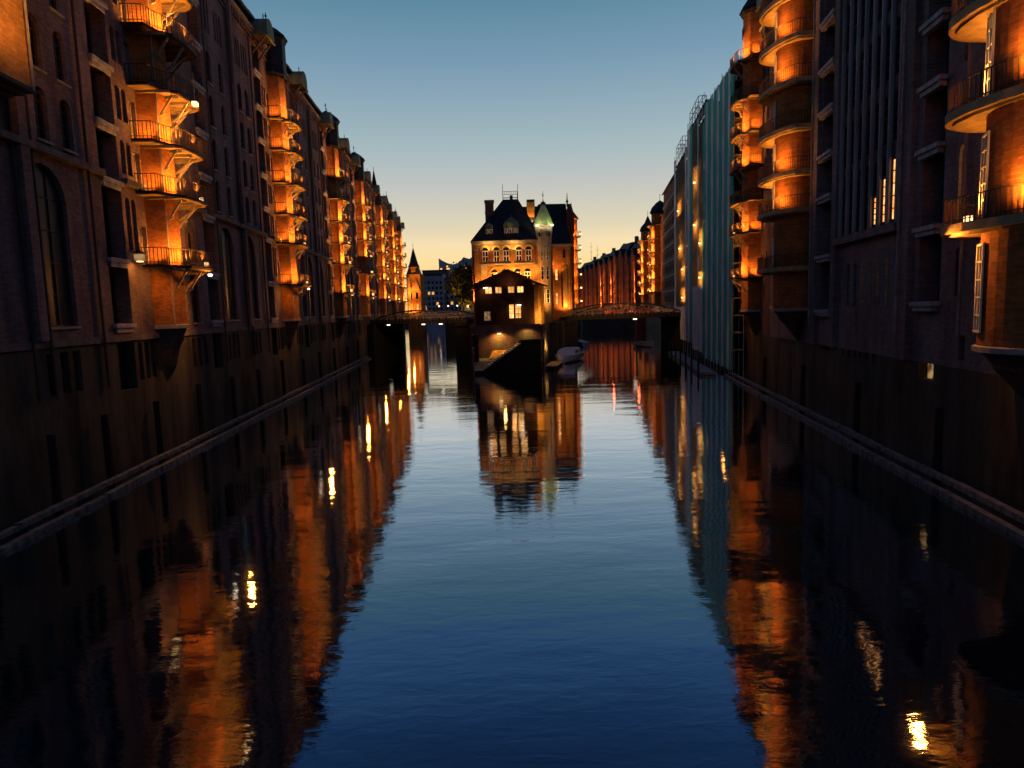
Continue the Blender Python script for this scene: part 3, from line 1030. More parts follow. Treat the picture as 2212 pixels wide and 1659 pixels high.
# scaffolds: standards, ledgers, planks, netting strips
def scaffold(s0, ln, ztop, label, strips=None, open_bays=(), brac=True, zb=.3, dy=(.5, 1.7), cage=True):
    sg, rz = wallframe('R')
    b = thing('scaffold', label, 'scaffold', wallpoint('R', s0), rz, 'scaffolds on the right bank')
    y0, y1 = dy
    nb = max(2, round(ln / 2.5))
    for k in range(nb + 1):
        x = ln * k / nb
        mb = MB(sg)
        for y in (y0, y1):
            mb.bar((x, y, zb - 1.5), (x, y, ztop + (1.2 if k % 2 else .6)), .045, None, 5)
        part('upright', mb, 'scaffold_metal', b)
    z = 3.0
    while z < ztop:
        mb = MB(sg)
        mb.box(0, ln, y0 + .08, y1 - .1, z, z + .05)
        part('plank_deck', mb, 'plank', b)
        mb = MB(sg)
        mb.bar((0, y1 + .06, z + 1.0), (ln, y1 + .06, z + 1.0), .035)
        mb.bar((0, y1 + .06, z + .5), (ln, y1 + .06, z + .5), .035)
        for k in range(nb + 1):
            mb.bar((ln * k / nb, y0, z - .05), (ln * k / nb, y1, z - .05), .03)
        part('guard_rail', mb, 'scaffold_metal', b)
        z += 2.0
    for xa, xb, za, zt, m_ in strips or ():
        mb = MB(sg)
        n = max(3, int((zt - za) / 2))
        yy = y1 + .12
        bul = .05 if m_ == 'net_green' else .12
        nx_ = 4
        for i in range(n):
            for j in range(nx_):
                def P(ii, jj):
                    return (xa + (xb - xa) * jj / nx_, yy + bul * math.sin(PI * jj / nx_) + .035 * math.sin(ii * 1.9 + jj * 1.3 + xa), za + (zt - za) * ii / n)
                mb.face([P(i, j), P(i, j + 1), P(i + 1, j + 1), P(i + 1, j)])
        part('netting_strip', mb, m_, b)
    if cage:
        mb = MB(sg)
        for k in range(4):
            x = ln * (.35 + .17 * k)
            mb.bar((x, y0, ztop - .3), (x, y0, ztop + 2.2), .06)
            mb.bar((x, y1, ztop - .3), (x, y1, ztop + 2.2), .06)
            mb.bar((x, y0, ztop + 2.2), (x, y1, ztop + 2.2), .06)
        for zz in (1.1, 2.2):
            mb.bar((ln * .35, y1, ztop + zz), (ln * .86, y1, ztop + zz), .05)
        part('roof_cage', mb, 'scaffold_metal', b)
    return b
st = []
x = -.2
widths = [(1.9, 'net_green'), (1.15, 'net_grey'), (2.3, 'net_green'), (1.25, 'net_grey'), (2.5, 'net_green'), (1.35, 'net_grey'), (2.8, 'net_green'), (1.4, 'net_grey'), (3.0, 'net_green'), (1.5, 'net_grey'), (1.6, 'net_green')]
for wd, mm in widths:
    st.append((x, x + wd, .6, 35.0 + .05 * x, mm))
    x += wd + .01
scaffold(80.6, 20.4, 35.0, 'scaffold wholly hung with green netting and grey vertical strips', st, cage=False)
st = [(.2, 1.4, .8, 34, 'net_green'), (5.2, 5.9, 1.5, 36, 'net_grey'), (12.0, 15.0, 2.0, 37, 'net_green'), (15.02, 18, 2.0, 37, 'net_grey')]
st += [(1.42, 5.18, 1.2, 11.2, 'net_grey'), (5.92, 11.98, 1.2, 11.2, 'net_grey')]
st += [(1.42, 5.18, 11.22, 34.5, 'net_thin'), (5.92, 11.98, 11.22, 35.5, 'net_thin')]
scaffold(101.3, 18.2, 37.2, 'grey netted scaffold with open lit storeys between the netting, nearer of the two', st)
st = [(0.1, 2.0, 2, 35, 'net_grey'), (15.5, 18.5, 2.0, 36, 'net_grey'), (2.02, 15.4, 2.0, 8.0, 'net_grey'), (2.02, 15.4, 8.02, 34.0, 'net_thin')]
scaffold(120.2, 18.6, 36.0, 'rust and grey scaffold with lit storeys at the right end of the right bridge', st)
# work lamps on scaffolds
sgR, rzR = wallframe('R')
wl_spots = ((103.4, 12.3, 'lowest work lamp in the nearer netted scaffold'), (103.4, 17.3, 'work lamp on the second lit storey of the nearer netted scaffold'), (109, 20.6, 'work lamp in the middle of the nearer netted scaffold'),
            (109, 27.0, 'topmost work lamp of the nearer netted scaffold'), (124, 9.6, 'lowest work lamp in the farther rust coloured scaffold'), (124, 14.6, 'work lamp above the lowest one in the farther scaffold'),
            (128, 18.6, 'work lamp halfway up the farther scaffold'), (130, 25.6, 'highest work lamp of the farther scaffold'))
for s_, z_, lab in wl_spots:
    p = wallpoint('R', s_, 2.1, z_)
    lm = thing('work_lamp', lab, 'lamp', p, rzR, 'work lamps in the scaffolds')
    mb = MB()
    mb.box(-.16, .16, -.16, .16, -.12, .12)
    part('lens', mb, 'bulb', lm)
    mb = MB()
    mb.box(-.2, .2, -.2, .2, .125, .2)
    mb.bar((0, 0, .2), (0, 0, .5), .03)
    part('housing', mb, 'iron', lm)
    # unseen lights added behind the netting make it glow, another outside washes it (local y points to the canal)
    for q in (-1.6, 0, 1.6):
        light(lm, (q, -1.5, .1), 38, (1, .36, .06), rad=.5, aim=(0, 1, .25), spot=3.0)
    light(lm, (0, .9, -.3), 26, (1, .45, .08), rad=.3, aim=(0, -1, .35), spot=2.5)

# -- two far towered warehouses on the right bank
def right_far(s0, u0, u1, label, top=36.5):
    b, sg = right_building(s0, u0, u1, label)
    wins = []
    for cx in (u0 + 2.5, u0 + 5.5, 5.5, 8):
        if u0 + 1 < cx < u1 - 1:
            for z in (12.2, 16.2, 19.5, 22.8, 26.1):
                wins.append((cx, 1.0, z, 2.4, .5, 'glass', 'frame_dark', 1, 2))
    simple_front(b, sg, u0, u1, [], wins, 'brick_red', 31.5)
    roof(b, sg, u0, u1, 31.6, h=3.0)
    tower(b, sg, 0, 2.2, 8.2, 33, pipe=False, corbel=2)
    cp = MB(sg)
    cp.lathe(0, -.1, [(2.5, 33), (2.9, 33.4), (2.4, 34.6), (1.2, 35.8), (.2, top)], 8, PI / 8, 2 * PI + PI / 8)
    cp.bar((0, -.1, top - .3), (0, -.1, top + 1.8), .08)
    part('tower_spire', cp, 'slate', b)
    for k, z in enumerate((12, 15.6, 19.2, 22.8, 26.4, 30)):
        balcony(b, sg, 0, z, 'iron', lit=k < 5, lamp_end=k < 5, near=False, power=1.3, sc_=1.1)
    light(b, (1, sg * 3.4, 10.5), 60, rad=.2, aim=(-.3, -sg, -.4))
right_far(190, -11, 14, 'brick warehouse with a spired lit tower, first beyond the pale banded block')
right_far(234, -30, 12, 'farthest spired warehouse on the right bank', 38)

# ------------------------------------------------------------------ row of gabled warehouses far right of centre
A0, A1 = Vector((47.0, 250.0, 0)), Vector((32.5, 332.0, 0))
dirv = (A1 - A0).normalized()
rzrow = math.atan2(dirv.y, dirv.x)
descr = ['nearest gabled warehouse of the far row, tall dark roof and lit edge strip', 'second gabled warehouse of the far row, broad dark roof', 'third gabled warehouse of the far row with a lit vertical strip',
         'fourth gabled warehouse of the far row, dim red front', 'fifth gabled warehouse of the far row, chimney at its roof end', 'most distant gabled warehouse of the far row behind the right bridge']
hts = [24.5, 25.5, 24, 23.5, 22.5, 22]
for k in range(6):
    ln = 13.6
    p = A0 + dirv * (ln + .1) * k
    b = thing('gabled_warehouse', descr[k], 'warehouse', p, rzrow, 'gabled warehouses in the far right row')
    sg = 1
    h = hts[k] + 1.5
    wl = MB(sg)
    ops = []
    for q in range(5):
        for z in (10, 13.2, 16.4, 19.6):
            ops.append((1.6 + q * 2.4 - .4, 1.6 + q * 2.4 + .4, z, z + 2.0, .3, .3, 'glass'))
    facade(wl, 0, ln, 0, h, ops)
    block(wl, 0, ln, h, 12)
    part('wall', wl, 'brick_red', b)
    rf = MB(sg)
    rf.hexa([(0, -12, h), (ln, -12, h), (ln, .2, h), (0, .2, h), (1.2, -8, h + 6), (ln - 1.2, -8, h + 6), (ln - 1.2, -4, h + 6), (1.2, -4, h + 6)])
    part('roof', rf, 'slate', b)
    for q in (3.2, 10.2):
        gb = MB(sg)
        gb.box(q - 1.4, q + 1.4, -.5, .3, h - 2.0, h + 1.2)
        gb.hexa([(q - 1.5, -2, h + 1.2), (q + 1.5, -2, h + 1.2), (q + 1.5, .35, h + 1.2), (q - 1.5, .35, h + 1.2), (q - .1, -2, h + 3.6), (q + .1, -2, h + 3.6), (q + .1, .35, h + 3.6), (q - .1, .35, h + 3.6)], 'slate')
        part('gable', gb, 'brick_red', b)
    pi_ = MB(sg)
    for q in (0.3, ln / 2, ln - .3):
        pi_.box(q - .3, q + .3, .002, .6, 4, h + .4)
    part('pilaster', pi_, 'brick_red', b)
    ch = MB(sg)
    ch.box(1.0, 2.2, -6.6, -5.4, h + 3, h + 8.2)
    part('chimney', ch, 'brick_dim', b)
    if k in (0, 2, 3):
        for z in (8.5, 13.0, 17.5):
            light(b, (.5, 1.7 * sg, z), 620, rad=.2, aim=(-.2, -sg, 1.2), spot=1.7)
    light(b, (6.8, 7 * sg, 8.5), 230, rad=.4, aim=(0, -sg, .6))  # unseen wide fill added to warm the whole front

for x, y, h, lab in ((48.8, 400, 46, 'taller thin antenna mast against the yellow sky'), (52.4, 400, 44, 'lower thin antenna mast to the right of the taller mast')):
    b = thing('antenna_mast', lab, 'mast', (x, y, 7))
    mb = MB()
    mb.bar((0, 0, 0), (0, 0, h - 7), .22, None, 6, .06)
    part('pole', mb, 'iron', b)
    mb = MB()
    for q in (.75, .85, .93):
        mb.bar((-.9, 0, (h - 7) * q), (.9, 0, (h - 7) * q), .08)
    part('crossbar', mb, 'iron', b)

# ------------------------------------------------------------------ the water castle on the island tip
castle = thing('water_castle', 'floodlit yellow brick house with dark hipped roof and green spired turret on the island', 'house', (0, 110, 0), 0)
def cbox(name, m, *a, p=None):
    mb = MB(-1)
    mb.box(*a)
    return part(name, mb, m, p or castle)
# front wall in castle frame: x right, out = towards camera (local -y)
sgc = -1
X0, X1, ZE = -5.86, 5.3, 19.45
wins = []
for x in (-3.7, -1.87, -.3, 1.75, 3.3):
    wins.append((x, .98, 16.1, 2.35, .49, 'glass', 'frame_pale', 1, 1))
for x in (-2.35, -.65, 1.45, 3.05):
    wins.append((x, 1.05, 13.2, 1.75, .5, 'glass', 'frame_pale', 1, 1))
for x in (-2.35, -.65, 1.45, 3.05):
    wins.append((x, .9, 9.6, 2.2, .3, 'glass', 'frame_pale', 1, 2))
wl = MB(sgc)
facade(wl, X0, X1, 6.1, ZE, [(x - wd / 2, x + wd / 2, z, z + h, .18, ar, None) for x, wd, z, h, ar, *_ in wins])
# left side, right side, back
wl.face([(X0, 0, 6.1), (X0, -16, 6.1), (X0, -16, ZE), (X0, 0, ZE)])
wl.face([(X1 + 1.6, -1.5, 6.1), (X1 + 3.0, -16, 6.1), (X1 + 3.0, -16, ZE), (X1 + 1.6, -1.5, ZE)])
wl.face([(X0, -16, 6.1), (X1 + 3, -16, 6.1), (X1 + 3, -16, ZE), (X0, -16, ZE)])
part('wall', wl, 'brick_yellow', castle)
for x, wd, z, h, ar, gl_, fr_, nx, nz in wins:
    hd = .5 if z > 12 else .001
    window(castle, sgc, x, z, wd, h - hd, .18, gl_, fr_, nx, nz, split=True, sill=False, bar=.07)
    if hd > .1:
        cbox('fanlight', 'glass', x - wd / 2, x + wd / 2, -.22, -.16, z + h - hd + .003, z + h)
# shutters-coloured piers between upper windows
for xa, xb in ((-4.7, -4.22), (-3.18, -2.4), (2.26, 2.78), (3.82, 4.6)):
    cbox('panel', 'brick_red', xa, xb, .002, .07, 15.9, 18.3)
cbox('pilaster', 'brick_yellow', -5.45, -4.72, .002, .42, 9.0, 17.95)
cbox('pilaster', 'brick_yellow', .42, .98, .002, .22, 14.9, 18.2)
cbox('pilaster', 'brick_yellow', 4.35, 5.2, .002, .3, 9.0, 15.6)
cbox('pilaster', 'brick_red', -5.86, -5.5, .002, .16, 6.2, 18.0)
for xa, xb in ((-5.5, -4.7), (.36, 1.04)):
    cbox('capital', 'stone', xa, xb, .002, .5, 17.96, 18.2)
cbox('sill_band', 'stone', -4.66, 4.3, .08, .2, 15.62, 15.86)
mb = MB(sgc)
mb.box(-5.9, 4.9, .002, .34, 19.0, 19.2)
mb.box(-5.95, 4.9, .002, .5, 19.204, 19.46)
part('cornice', mb, 'stone', castle)
for x in (-3.7, -1.87, -.3, 1.75, 3.3):   # hood moulds over the arches
    mb = MB(sgc)
    for k in range(6):
        a, c = PI * k / 6, PI * (k + 1) / 6
        mb.hexa([(x - (.56) * math.cos(a), .002, 17.98 + (.56) * math.sin(a)), (x - (.56) * math.cos(c), .002, 17.98 + (.56) * math.sin(c)),
                 (x - (.56) * math.cos(c), .16, 17.98 + (.56) * math.sin(c)), (x - (.56) * math.cos(a), .16, 17.98 + (.56) * math.sin(a)),
                 (x - .80 * math.cos(a), .002, 17.98 + .80 * math.sin(a)), (x - .80 * math.cos(c), .002, 17.98 + .80 * math.sin(c)),
                 (x - .80 * math.cos(c), .16, 17.98 + .80 * math.sin(c)), (x - .80 * math.cos(a), .16, 17.98 + .80 * math.sin(a))])
    part('arch_mould', mb, 'mould_stone', castle)
mb = MB(sgc)   # the two broad relieving arches over the lower pairs
for x in (-1.5, 2.25):
    for k in range(8):
        a, c = PI * (k + .6) / 9.2, PI * (k + 1.6) / 9.2
        for (ra, rb, o_) in ((1.55, 1.85, .2),):
            q = [(x - ra * math.cos(a), .002, 13.95 + ra * math.sin(a) * .85), (x - ra * math.cos(c), .002, 13.95 + ra * math.sin(c) * .85),
                 (x - ra * math.cos(c), o_, 13.95 + ra * math.sin(c) * .85), (x - ra * math.cos(a), o_, 13.95 + ra * math.sin(a) * .85)]
            q += [(x - rb * math.cos(a), .002, 13.95 + rb * math.sin(a) * .85), (x - rb * math.cos(c), .002, 13.95 + rb * math.sin(c) * .85),
                  (x - rb * math.cos(c), o_, 13.95 + rb * math.sin(c) * .85), (x - rb * math.cos(a), o_, 13.95 + rb * math.sin(a) * .85)]
            mb.hexa(q)
part('relieving_arch', mb, 'brick_yellow', castle)
mb = MB(sgc)
mb.box(-4.45, -3.5, .002, .1, 13.9, 15.6)
part('door_panel', mb, 'door_pale', castle)
# roof: steep hip with flat top
mb = MB(sgc)
mb.hexa([(-6.0, -16, ZE), (8.3, -16, ZE), (5.6, .45, ZE), (-6.0, .45, ZE), (-.7, -11.5, 26.6), (2.2, -11.5, 26.6), (1.9, -4.2, 26.6), (-.6, -4.2, 26.6)])
mb.hexa([(2.0, -16, ZE + .1), (8.2, -16, ZE + .1), (7.0, -3, ZE + .1), (2.0, -3, ZE + .1), (2.0, -12, 25.9), (6.4, -12, 25.9), (6.0, -8, 25.9), (2.0, -8, 25.9)])
rf = part('roof', mb, 'slate', castle)
mb = MB(sgc)
for x, y in ((-.6, -4.3), (1.9, -4.3), (-.6, -11), (1.9, -11)):
    mb.bar((x, y, 26.5), (x, y, 29.1), .05)
for z in (27.9, 27.4, 26.9):
    mb.bar((-.6, -4.3, z), (1.9, -4.3, z), .04)
    mb.bar((-.6, -11, z), (1.9, -11, z), .04)
    mb.bar((-.6, -4.3, z), (-.6, -11, z), .04)
    mb.bar((1.9, -4.3, z), (1.9, -11, z), .04)
for k in range(9):
    x = -.6 + k * .3
    mb.bar((x, -4.3, 27.4), (x, -4.3, 27.9), .03)
part('roof_railing', mb, 'iron', castle)
mb = MB(sgc)
mb.box(-3.55, -2.15, -3.4, -2.4, 20.5, 25.9)
mb.box(-3.65, -2.05, -3.5, -2.3, 25.9, 26.3)
mb.box(-3.62, -2.08, -3.47, -2.33, 24.2, 24.4)
part('chimney', mb, 'brick_dim', castle)
mb = MB(sgc)
mb.box(3.45, 4.65, -7.4, -6.4, 21.5, 24.9, 'brick_tower')
mb.box(3.4, 4.75, -7.5, -6.3, 24.904, 26.4, 'brick_yellow')
mb.box(3.4, 4.75, -7.6, -6.2, 26.404, 26.8, 'slate')
part('chimney', mb, 'brick_yellow', castle)
mb = MB(sgc)
mb.box(.55, 1.05, -5.0, -4.5, 25.2, 27.3)
part('chimney', mb, 'brick_dim', castle)
def dormer(x, wd, z0, z1, zt, nw):
    mb = MB(sgc)
    mb.box(x - wd / 2, x + wd / 2, -2.4, -.35, z0, z1, 'frame_pale')
    for k in range(nw):
        c = x - wd / 2 + wd * (k + .5) / nw
        mb.box(c - wd / nw * .36, c + wd / nw * .36, -.349, -.30, z0 + .25, z1 - .15, 'glass')
        mb.box(c - .035, c + .035, -.299, -.27, z0 + .25, z1 - .15, 'frame_pale')
    o = part('dormer', mb, 'frame_pale', castle)
    mb = MB(sgc)
    r = wd / 2 + .1
    prof = [(r * 1.0, z1), (r * 1.08, z1 + .25 * (zt - z1)), (r * .92, z1 + .55 * (zt - z1)), (r * .5, z1 + .8 * (zt - z1)), (.06, zt)]
    k0 = len(mb.v)
    mb.lathe(0, 0, prof, 12)
    mb.v = [(x + v[0], -(-1.2) + v[1] * .62, v[2]) for v in mb.v]
    mb.face([(x - r, -.3, z1 + .002), (x + r, -.3, z1 + .002), (x + r, -2.0, z1 + .002), (x - r, -2.0, z1 + .002)])
    mb.bar((x, -1.2, zt - .1), (x, -1.2, zt + .5), .04)
    part('dome', mb, 'copper', o)
dormer(-2.95, 1.15, 19.9, 21.4, 22.5, 2)
dormer(.65, 2.3, 19.9, 21.5, 23.3, 4)
# corner turret
TX, TY = 5.85, -.3
mb = MB(sgc)
mb.lathe(TX, TY, [(1.0, 6.1), (1.02, 13), (1.12, 15.5), (1.12, 21.6)], 8, PI / 8, 2 * PI + PI / 8)
tw = part('turret', mb, 'turret_stone', castle)
mb = MB(sgc)
mb.lathe(TX, TY, [(1.13, 17.6), (1.5, 21.3), (1.75, 21.65), (1.7, 21.8)], 8, PI / 8, 2 * PI + PI / 8, 'stone')
part('eave_ring', mb, 'stone', tw)
mb = MB(sgc)
mb.lathe(TX, TY, [(1.8, 21.75), (1.62, 22.0), (.3, 25.0)], 8, PI / 8, 2 * PI + PI / 8)
mb.lathe(TX, TY, [(.42, 24.95), (.42, 25.3), (.1, 25.5), (.05, 25.8)], 8, 0, 2 * PI, 'slate')
mb.bar((TX, TY, 25.7), (TX, TY, 27.1), .05)
mb.bar((TX, TY, 26.3), (TX, TY, 26.6), .13)
part('spire', mb, 'spire_copper', tw)
for an in (-118, -62):
    a = math.radians(an)
    mb = MB(1)
    d = Vector((math.cos(a), math.sin(a), 0))
    c0 = Vector((TX, -TY, 20.2)) + d * 1.28
    mb.bar(c0, c0 + d * .06, .36, 'glass', 12)
    mb.bar(c0 - d * .05, c0 + d * .03, .46, 'stone', 12)
    part('round_window', mb, 'glass', tw)
for an, z in ((-112, 16.0), (-68, 16.0), (-112, 13.0), (-68, 13.0), (-112, 9.3), (-68, 9.3)):
    a = math.radians(an)
    o = window(tw, -1, 0, 0, .5, 2.2, 0, 'glass', 'frame_pale', 0, 2, split=False, sill=False)
    o.location = (TX + 1.08 * math.cos(a), -TY + 1.08 * math.sin(a), z)
    o.rotation_euler = (0, 0, a + PI / 2)
for x, y, z, p_, c in ((-5.0, .95, 10.4, 200, (1, .38, .06)), (-4.0, 1.6, 12.2, 70, (1, .41, .07)), (.7, 1.3, 14.2, 95, (1, .41, .07)), (4.6, 1.2, 10.6, 170, (1, .38, .06)), (3.6, 1.5, 14.3, 60, (1, .41, .07)), (-2.0, 1.6, 14.4, 50, (1, .41, .07)),
                        (6.4, 3.4, 15.0, 24, (1, .55, .2)), (6.2, 2.6, 9.5, 90, (1, .46, .1)), (-3.0, 1.2, 18.5, 30, (1, .55, .15)), (1.0, 1.2, 18.5, 30, (1, .55, .15)), (4.0, -5.4, 23.2, 60, (1, .6, .2))):
    light(castle, (x, -y, z), p_ * 1.0, c, .12, aim=(0, 1, .55))
for x, y in ((4.6, 1.9), (7.3, 1.9)):
    light(castle, (x, -y, 21.5), 24, (1, .86, .42), .15, aim=(TX - x, y + .4, 2.2))
mb = MB(sgc)
for x, y in ((4.75, 1.0), (7.1, .9)):
    mb.box(x - .25, x + .25, y - .12, y + .12, 21.48, 21.62, 'bulb_white')
part('floodlight', mb, 'bulb_white', castle)

# lower wing and tall warehouse behind the castle, on the same island
wing = thing('brick_wing', 'narrow lit brick wing between the turret and the tall dark warehouse', 'house', (7.6, 124, 0), math.radians(10))
sg = -1
wl = MB(sg)
wins = [(1.2, .5, 13.5, 2.0, .2, 'glass_warm', 'frame_dark', 0, 2), (1.2, .6, 9.0, 2.2, .2, 'glass_lit', 'frame_dark', 0, 2), (2.7, .5, 17.5, 1.6, .2, 'glass', 'frame_dark', 0, 1)]
facade(wl, 0, 4.0, 6.1, 19.5, [(x - wd / 2, x + wd / 2, z, z + h, .25, ar, None) for x, wd, z, h, ar, *_ in wins])
block(wl, 0, 4.0, 19.5, 9)
part('wall', wl, 'brick_tower', wing)
for x, wd, z, h, ar, gl_, fr_, nx, nz in wins:
    window(wing, sg, x, z, wd, h, .25, gl_, fr_, nx, nz, split=False, sill=False)
mb = MB(sg)
mb.box(-.1, 4.1, .002, .35, 19.5, 20.0)
mb.box(2.2, 3.0, .002, .5, 8.5, 16.0, 'brick_yellow')
mb.box(3.3, 3.6, .002, .3, 6.2, 19.4, 'brick_yellow')
part('cornice', mb, 'stone', wing)
mb = MB(sg)
mb.hexa([(0, -9, 20), (4, -9, 20), (4, .3, 20), (0, .3, 20), (0, -9, 24), (4, -9, 24), (4, -3, 24), (0, -3, 24)])
part('roof', mb, 'slate', wing)
light(wing, (2.6, -1.6, 8.6), 110, (1, .46, .1), aim=(0, 1, 1))
light(wing, (1.0, -1.6, 15.5), 50, (1, .41, .07), aim=(0, 1, .8))

tall = thing('tall_warehouse', 'tall dark roofed warehouse with a lit balcony edge behind the green spired turret', 'warehouse', (5.0, 136, 0), math.radians(4))
wl = MB(sg)
ops = [(1.2 + 2.0 * q - .35, 1.2 + 2.0 * q + .35, z, z + 2, .25, .3, 'glass') for q in range(4) for z in (9, 12.4, 15.8, 19.2)]
facade(wl, 0, 8.2, 6.1, 23.0, ops)
block(wl, 0, 8.2, 23.0, 46)
part('wall', wl, 'brick_red', tall)
mb = MB(sg)
mb.hexa([(-.2, -46, 23), (7.4, -46, 23), (7.4, .2, 23), (-.2, .2, 23), (1.5, -46, 29.2), (7.0, -46, 29.2), (7.0, -1.5, 29.2), (1.5, -1.5, 29.2)])
part('roof', mb, 'slate', tall)
mb = MB(sg)
mb.box(6.9, 8.3, -1.5, .3, 23.0, 27.0)
mb.hexa([(6.9, -1.5, 27), (8.3, -1.5, 27), (8.3, .3, 27), (6.9, .3, 27), (7.3, -.8, 29), (7.9, -.8, 29), (7.9, -.4, 29), (7.3, -.4, 29)])
mb.bar((7.2, -1.0, 28.5), (7.2, -1.0, 31.2), .18, 'slate', 6, .05)
mb.bar((7.2, -1.0, 29.4), (7.2, -1.0, 30.0), .3, 'slate', 6, .1)
mb.bar((8.2, -2.0, 27), (8.2, -2.0, 29.5), .15, 'slate', 6, .04)
part('gable', mb, 'brick_red', tall)
mb = MB(sg)
mb.lathe(8.3, -2.5, [(1.1, 9.0), (1.1, 26.0), (1.5, 26.3), (.2, 28)], 10, 0, 2 * PI)
part('stair_tower', mb, 'brick_tower', tall)
for k in range(6):
    z = 9.2 + 2.7 * k
    mb = MB(sg)
    pts = [(8.3, -.9), (9.3, -1.2), (10.0, -2.0), (10.1, -3.0), (9.4, -4.2)]
    mb.prism(pts + [(8.3, -4.2)], -.12, 0)
    rail(mb, pts, 0, gap=.5, r=.03)
    bo = part('balcony', mb, 'iron', tall, (0, 0, z))
    mb = MB(sg)
    mb.box(-.16, .16, -.16, .16, -.14, .14)
    part('lamp', mb, 'bulb', bo, (9.9, 1.9, .5))
    light(bo, (8.9, .35, .4), 80, aim=(-.3, 1, .8))
# ------------------------------------------------------------------ gabled pavilion on the tip
pav = thing('pavilion', 'low dark gabled cafe house with lit windows in front of the yellow brick house', 'house', (0, 97, 0), 0)
sg = -1
pw = [(-2.95, 1.0, 10.75, 1.0, 0, 'glass_warm', 'frame_pale', 1, 0), (-1.55, 1.0, 10.75, 1.0, 0, 'glass_lit', 'frame_pale', 1, 0), (.28, 1.0, 10.75, 1.0, 0, 'glass_lit', 'frame_pale', 1, 0), (1.6, 1.0, 10.75, 1.0, 0, 'glass_warm', 'frame_pale', 1, 0)]
pw += [(.25, .8, 7.1, 2.1, 0, 'glass_warm', 'frame_dark', 0, 2), (1.2, .95, 7.1, 2.1, 0, 'glass_lit', 'frame_dark', 1, 2), (-3.25, 1.0, 6.9, 1.4, 0, 'glass_faint', 'frame_pale', 1, 1)]
wl = MB(sg)
facade(wl, -4.95, 3.5, 6.1, 11.9, [(x - wd / 2, x + wd / 2, z, z + h, .2, ar, None) for x, wd, z, h, ar, *_ in pw])
wl.face([(-4.95, 0, 11.9), (3.5, 0, 11.9), (3.5, 0, 12.05), (-.1, 0, 13.9), (-4.95, 0, 11.5)][:4] + [(-4.95, 0, 11.95)])
wl.face([(3.5, 0, 6.1), (3.5, 0, 12.0), (5.4, -9.0, 12.0), (5.4, -9.0, 6.1)])
wl.face([(-4.95, 0, 6.1), (-5.2, -9, 6.1), (-5.2, -9, 11.9), (-4.95, 0, 11.9)])
part('wall', wl, 'brick_dark', pav)
for x, wd, z, h, ar, gl_, fr_, nx, nz in pw:
    window(pav, sg, x, z, wd, h, .2, gl_, fr_, nx, nz, split=True, sill=False)
mb = MB(sg)
mb.hexa([(-5.4, .5, 11.75), (-.1, .5, 13.9), (-.1, -9, 13.9), (-5.6, -9, 11.75), (-5.4, .5, 12.0), (-.1, .5, 14.2), (-.1, -9, 14.2), (-5.6, -9, 12.0)])
mb.hexa([(-.099, .5, 13.9), (4.4, .5, 11.75), (6.0, -9, 11.75), (-.099, -9, 13.9), (-.099, .5, 14.2), (4.4, .5, 12.0), (6.0, -9, 12.0), (-.099, -9, 14.2)])
part('roof', mb, 'slate', pav)
mb = MB(sg)
for k, (x, y) in enumerate(((3.75, -.8), (4.35, -3.6), (4.95, -6.6))):
    mb.box(x - .3, x + .3, y - .35, y + .35, 0.5, 11.9)
part('side_pier', mb, 'brick_yellow', pav)
for (x, y, z, p_) in ((4.9, -.6, 7.0, 60), (5.6, 2.4, 7.2, 70), (5.2, -.6, 2.6, 60), (5.7, 2.6, 3.0, 50), (-5.7, 1.5, 7.2, 35), (-5.9, 1.0, 11.0, 25)):
    light(pav, (x, y, z), p_ * 1.4, (1, .47, .1), .12, aim=(-1 if x > 0 else 1, .5, .1))
mb = MB(sg)
for x in (-3.4, 1.35):
    mb.box(x - .3, x + .3, .1, .25, 11.5 if x < 0 else 8.95, 11.65 if x < 0 else 9.1, 'bulb_white')
part('wall_lamp', mb, 'bulb_white', pav)
light(pav, (-3.4, -.6, 11.5), 7, (1, .5, .15), .1, aim=(0, .6, -1))
light(pav, (1.0, -1.0, 9.0), 10, (1, .5, .15), .1, aim=(0, .7, -1))
light(pav, (0, -1.2, 12.0), 8, (1, .4, .1), .2, aim=(0, 1, 1))

# ------------------------------------------------------------------ landing steps at the tip
steps = thing('landing_steps', 'stone steps rising to the right over the dark quay wall at the island tip', 'steps', (0, 89.6, 0), math.radians(9))
mb = MB(1)
n = 16
base_pts = []
for k in range(n):
    x0 = -4.0 + 5.4 * k / n
    x1 = -4.0 + 5.4 * (k + 1) / n
    zt = .55 + 3.5 * k / n
    mb.box(x0, x1 - .003, .3, 1.9, -1, zt - .12)
mb.box(-4.8, -4.003, .1, 1.9, -1, .4)
mb.box(1.4, 4.2, .3, 1.9, -1, 4.3)
part('quay_wall', mb, 'post', steps)
for k in range(n):
    x0 = -4.0 + 5.4 * k / n
    st_ = MB(1)
    st_.box(-.02, .33, .12, 1.9, -.115, .02)
    part('step', st_, 'sill_stone', steps, (x0, 0, .55 + 3.5 * k / n))
st_ = MB(1)
st_.box(-4.85, -4.01, .05, 1.9, .404, .55)
part('landing', st_, 'sill_stone', steps)

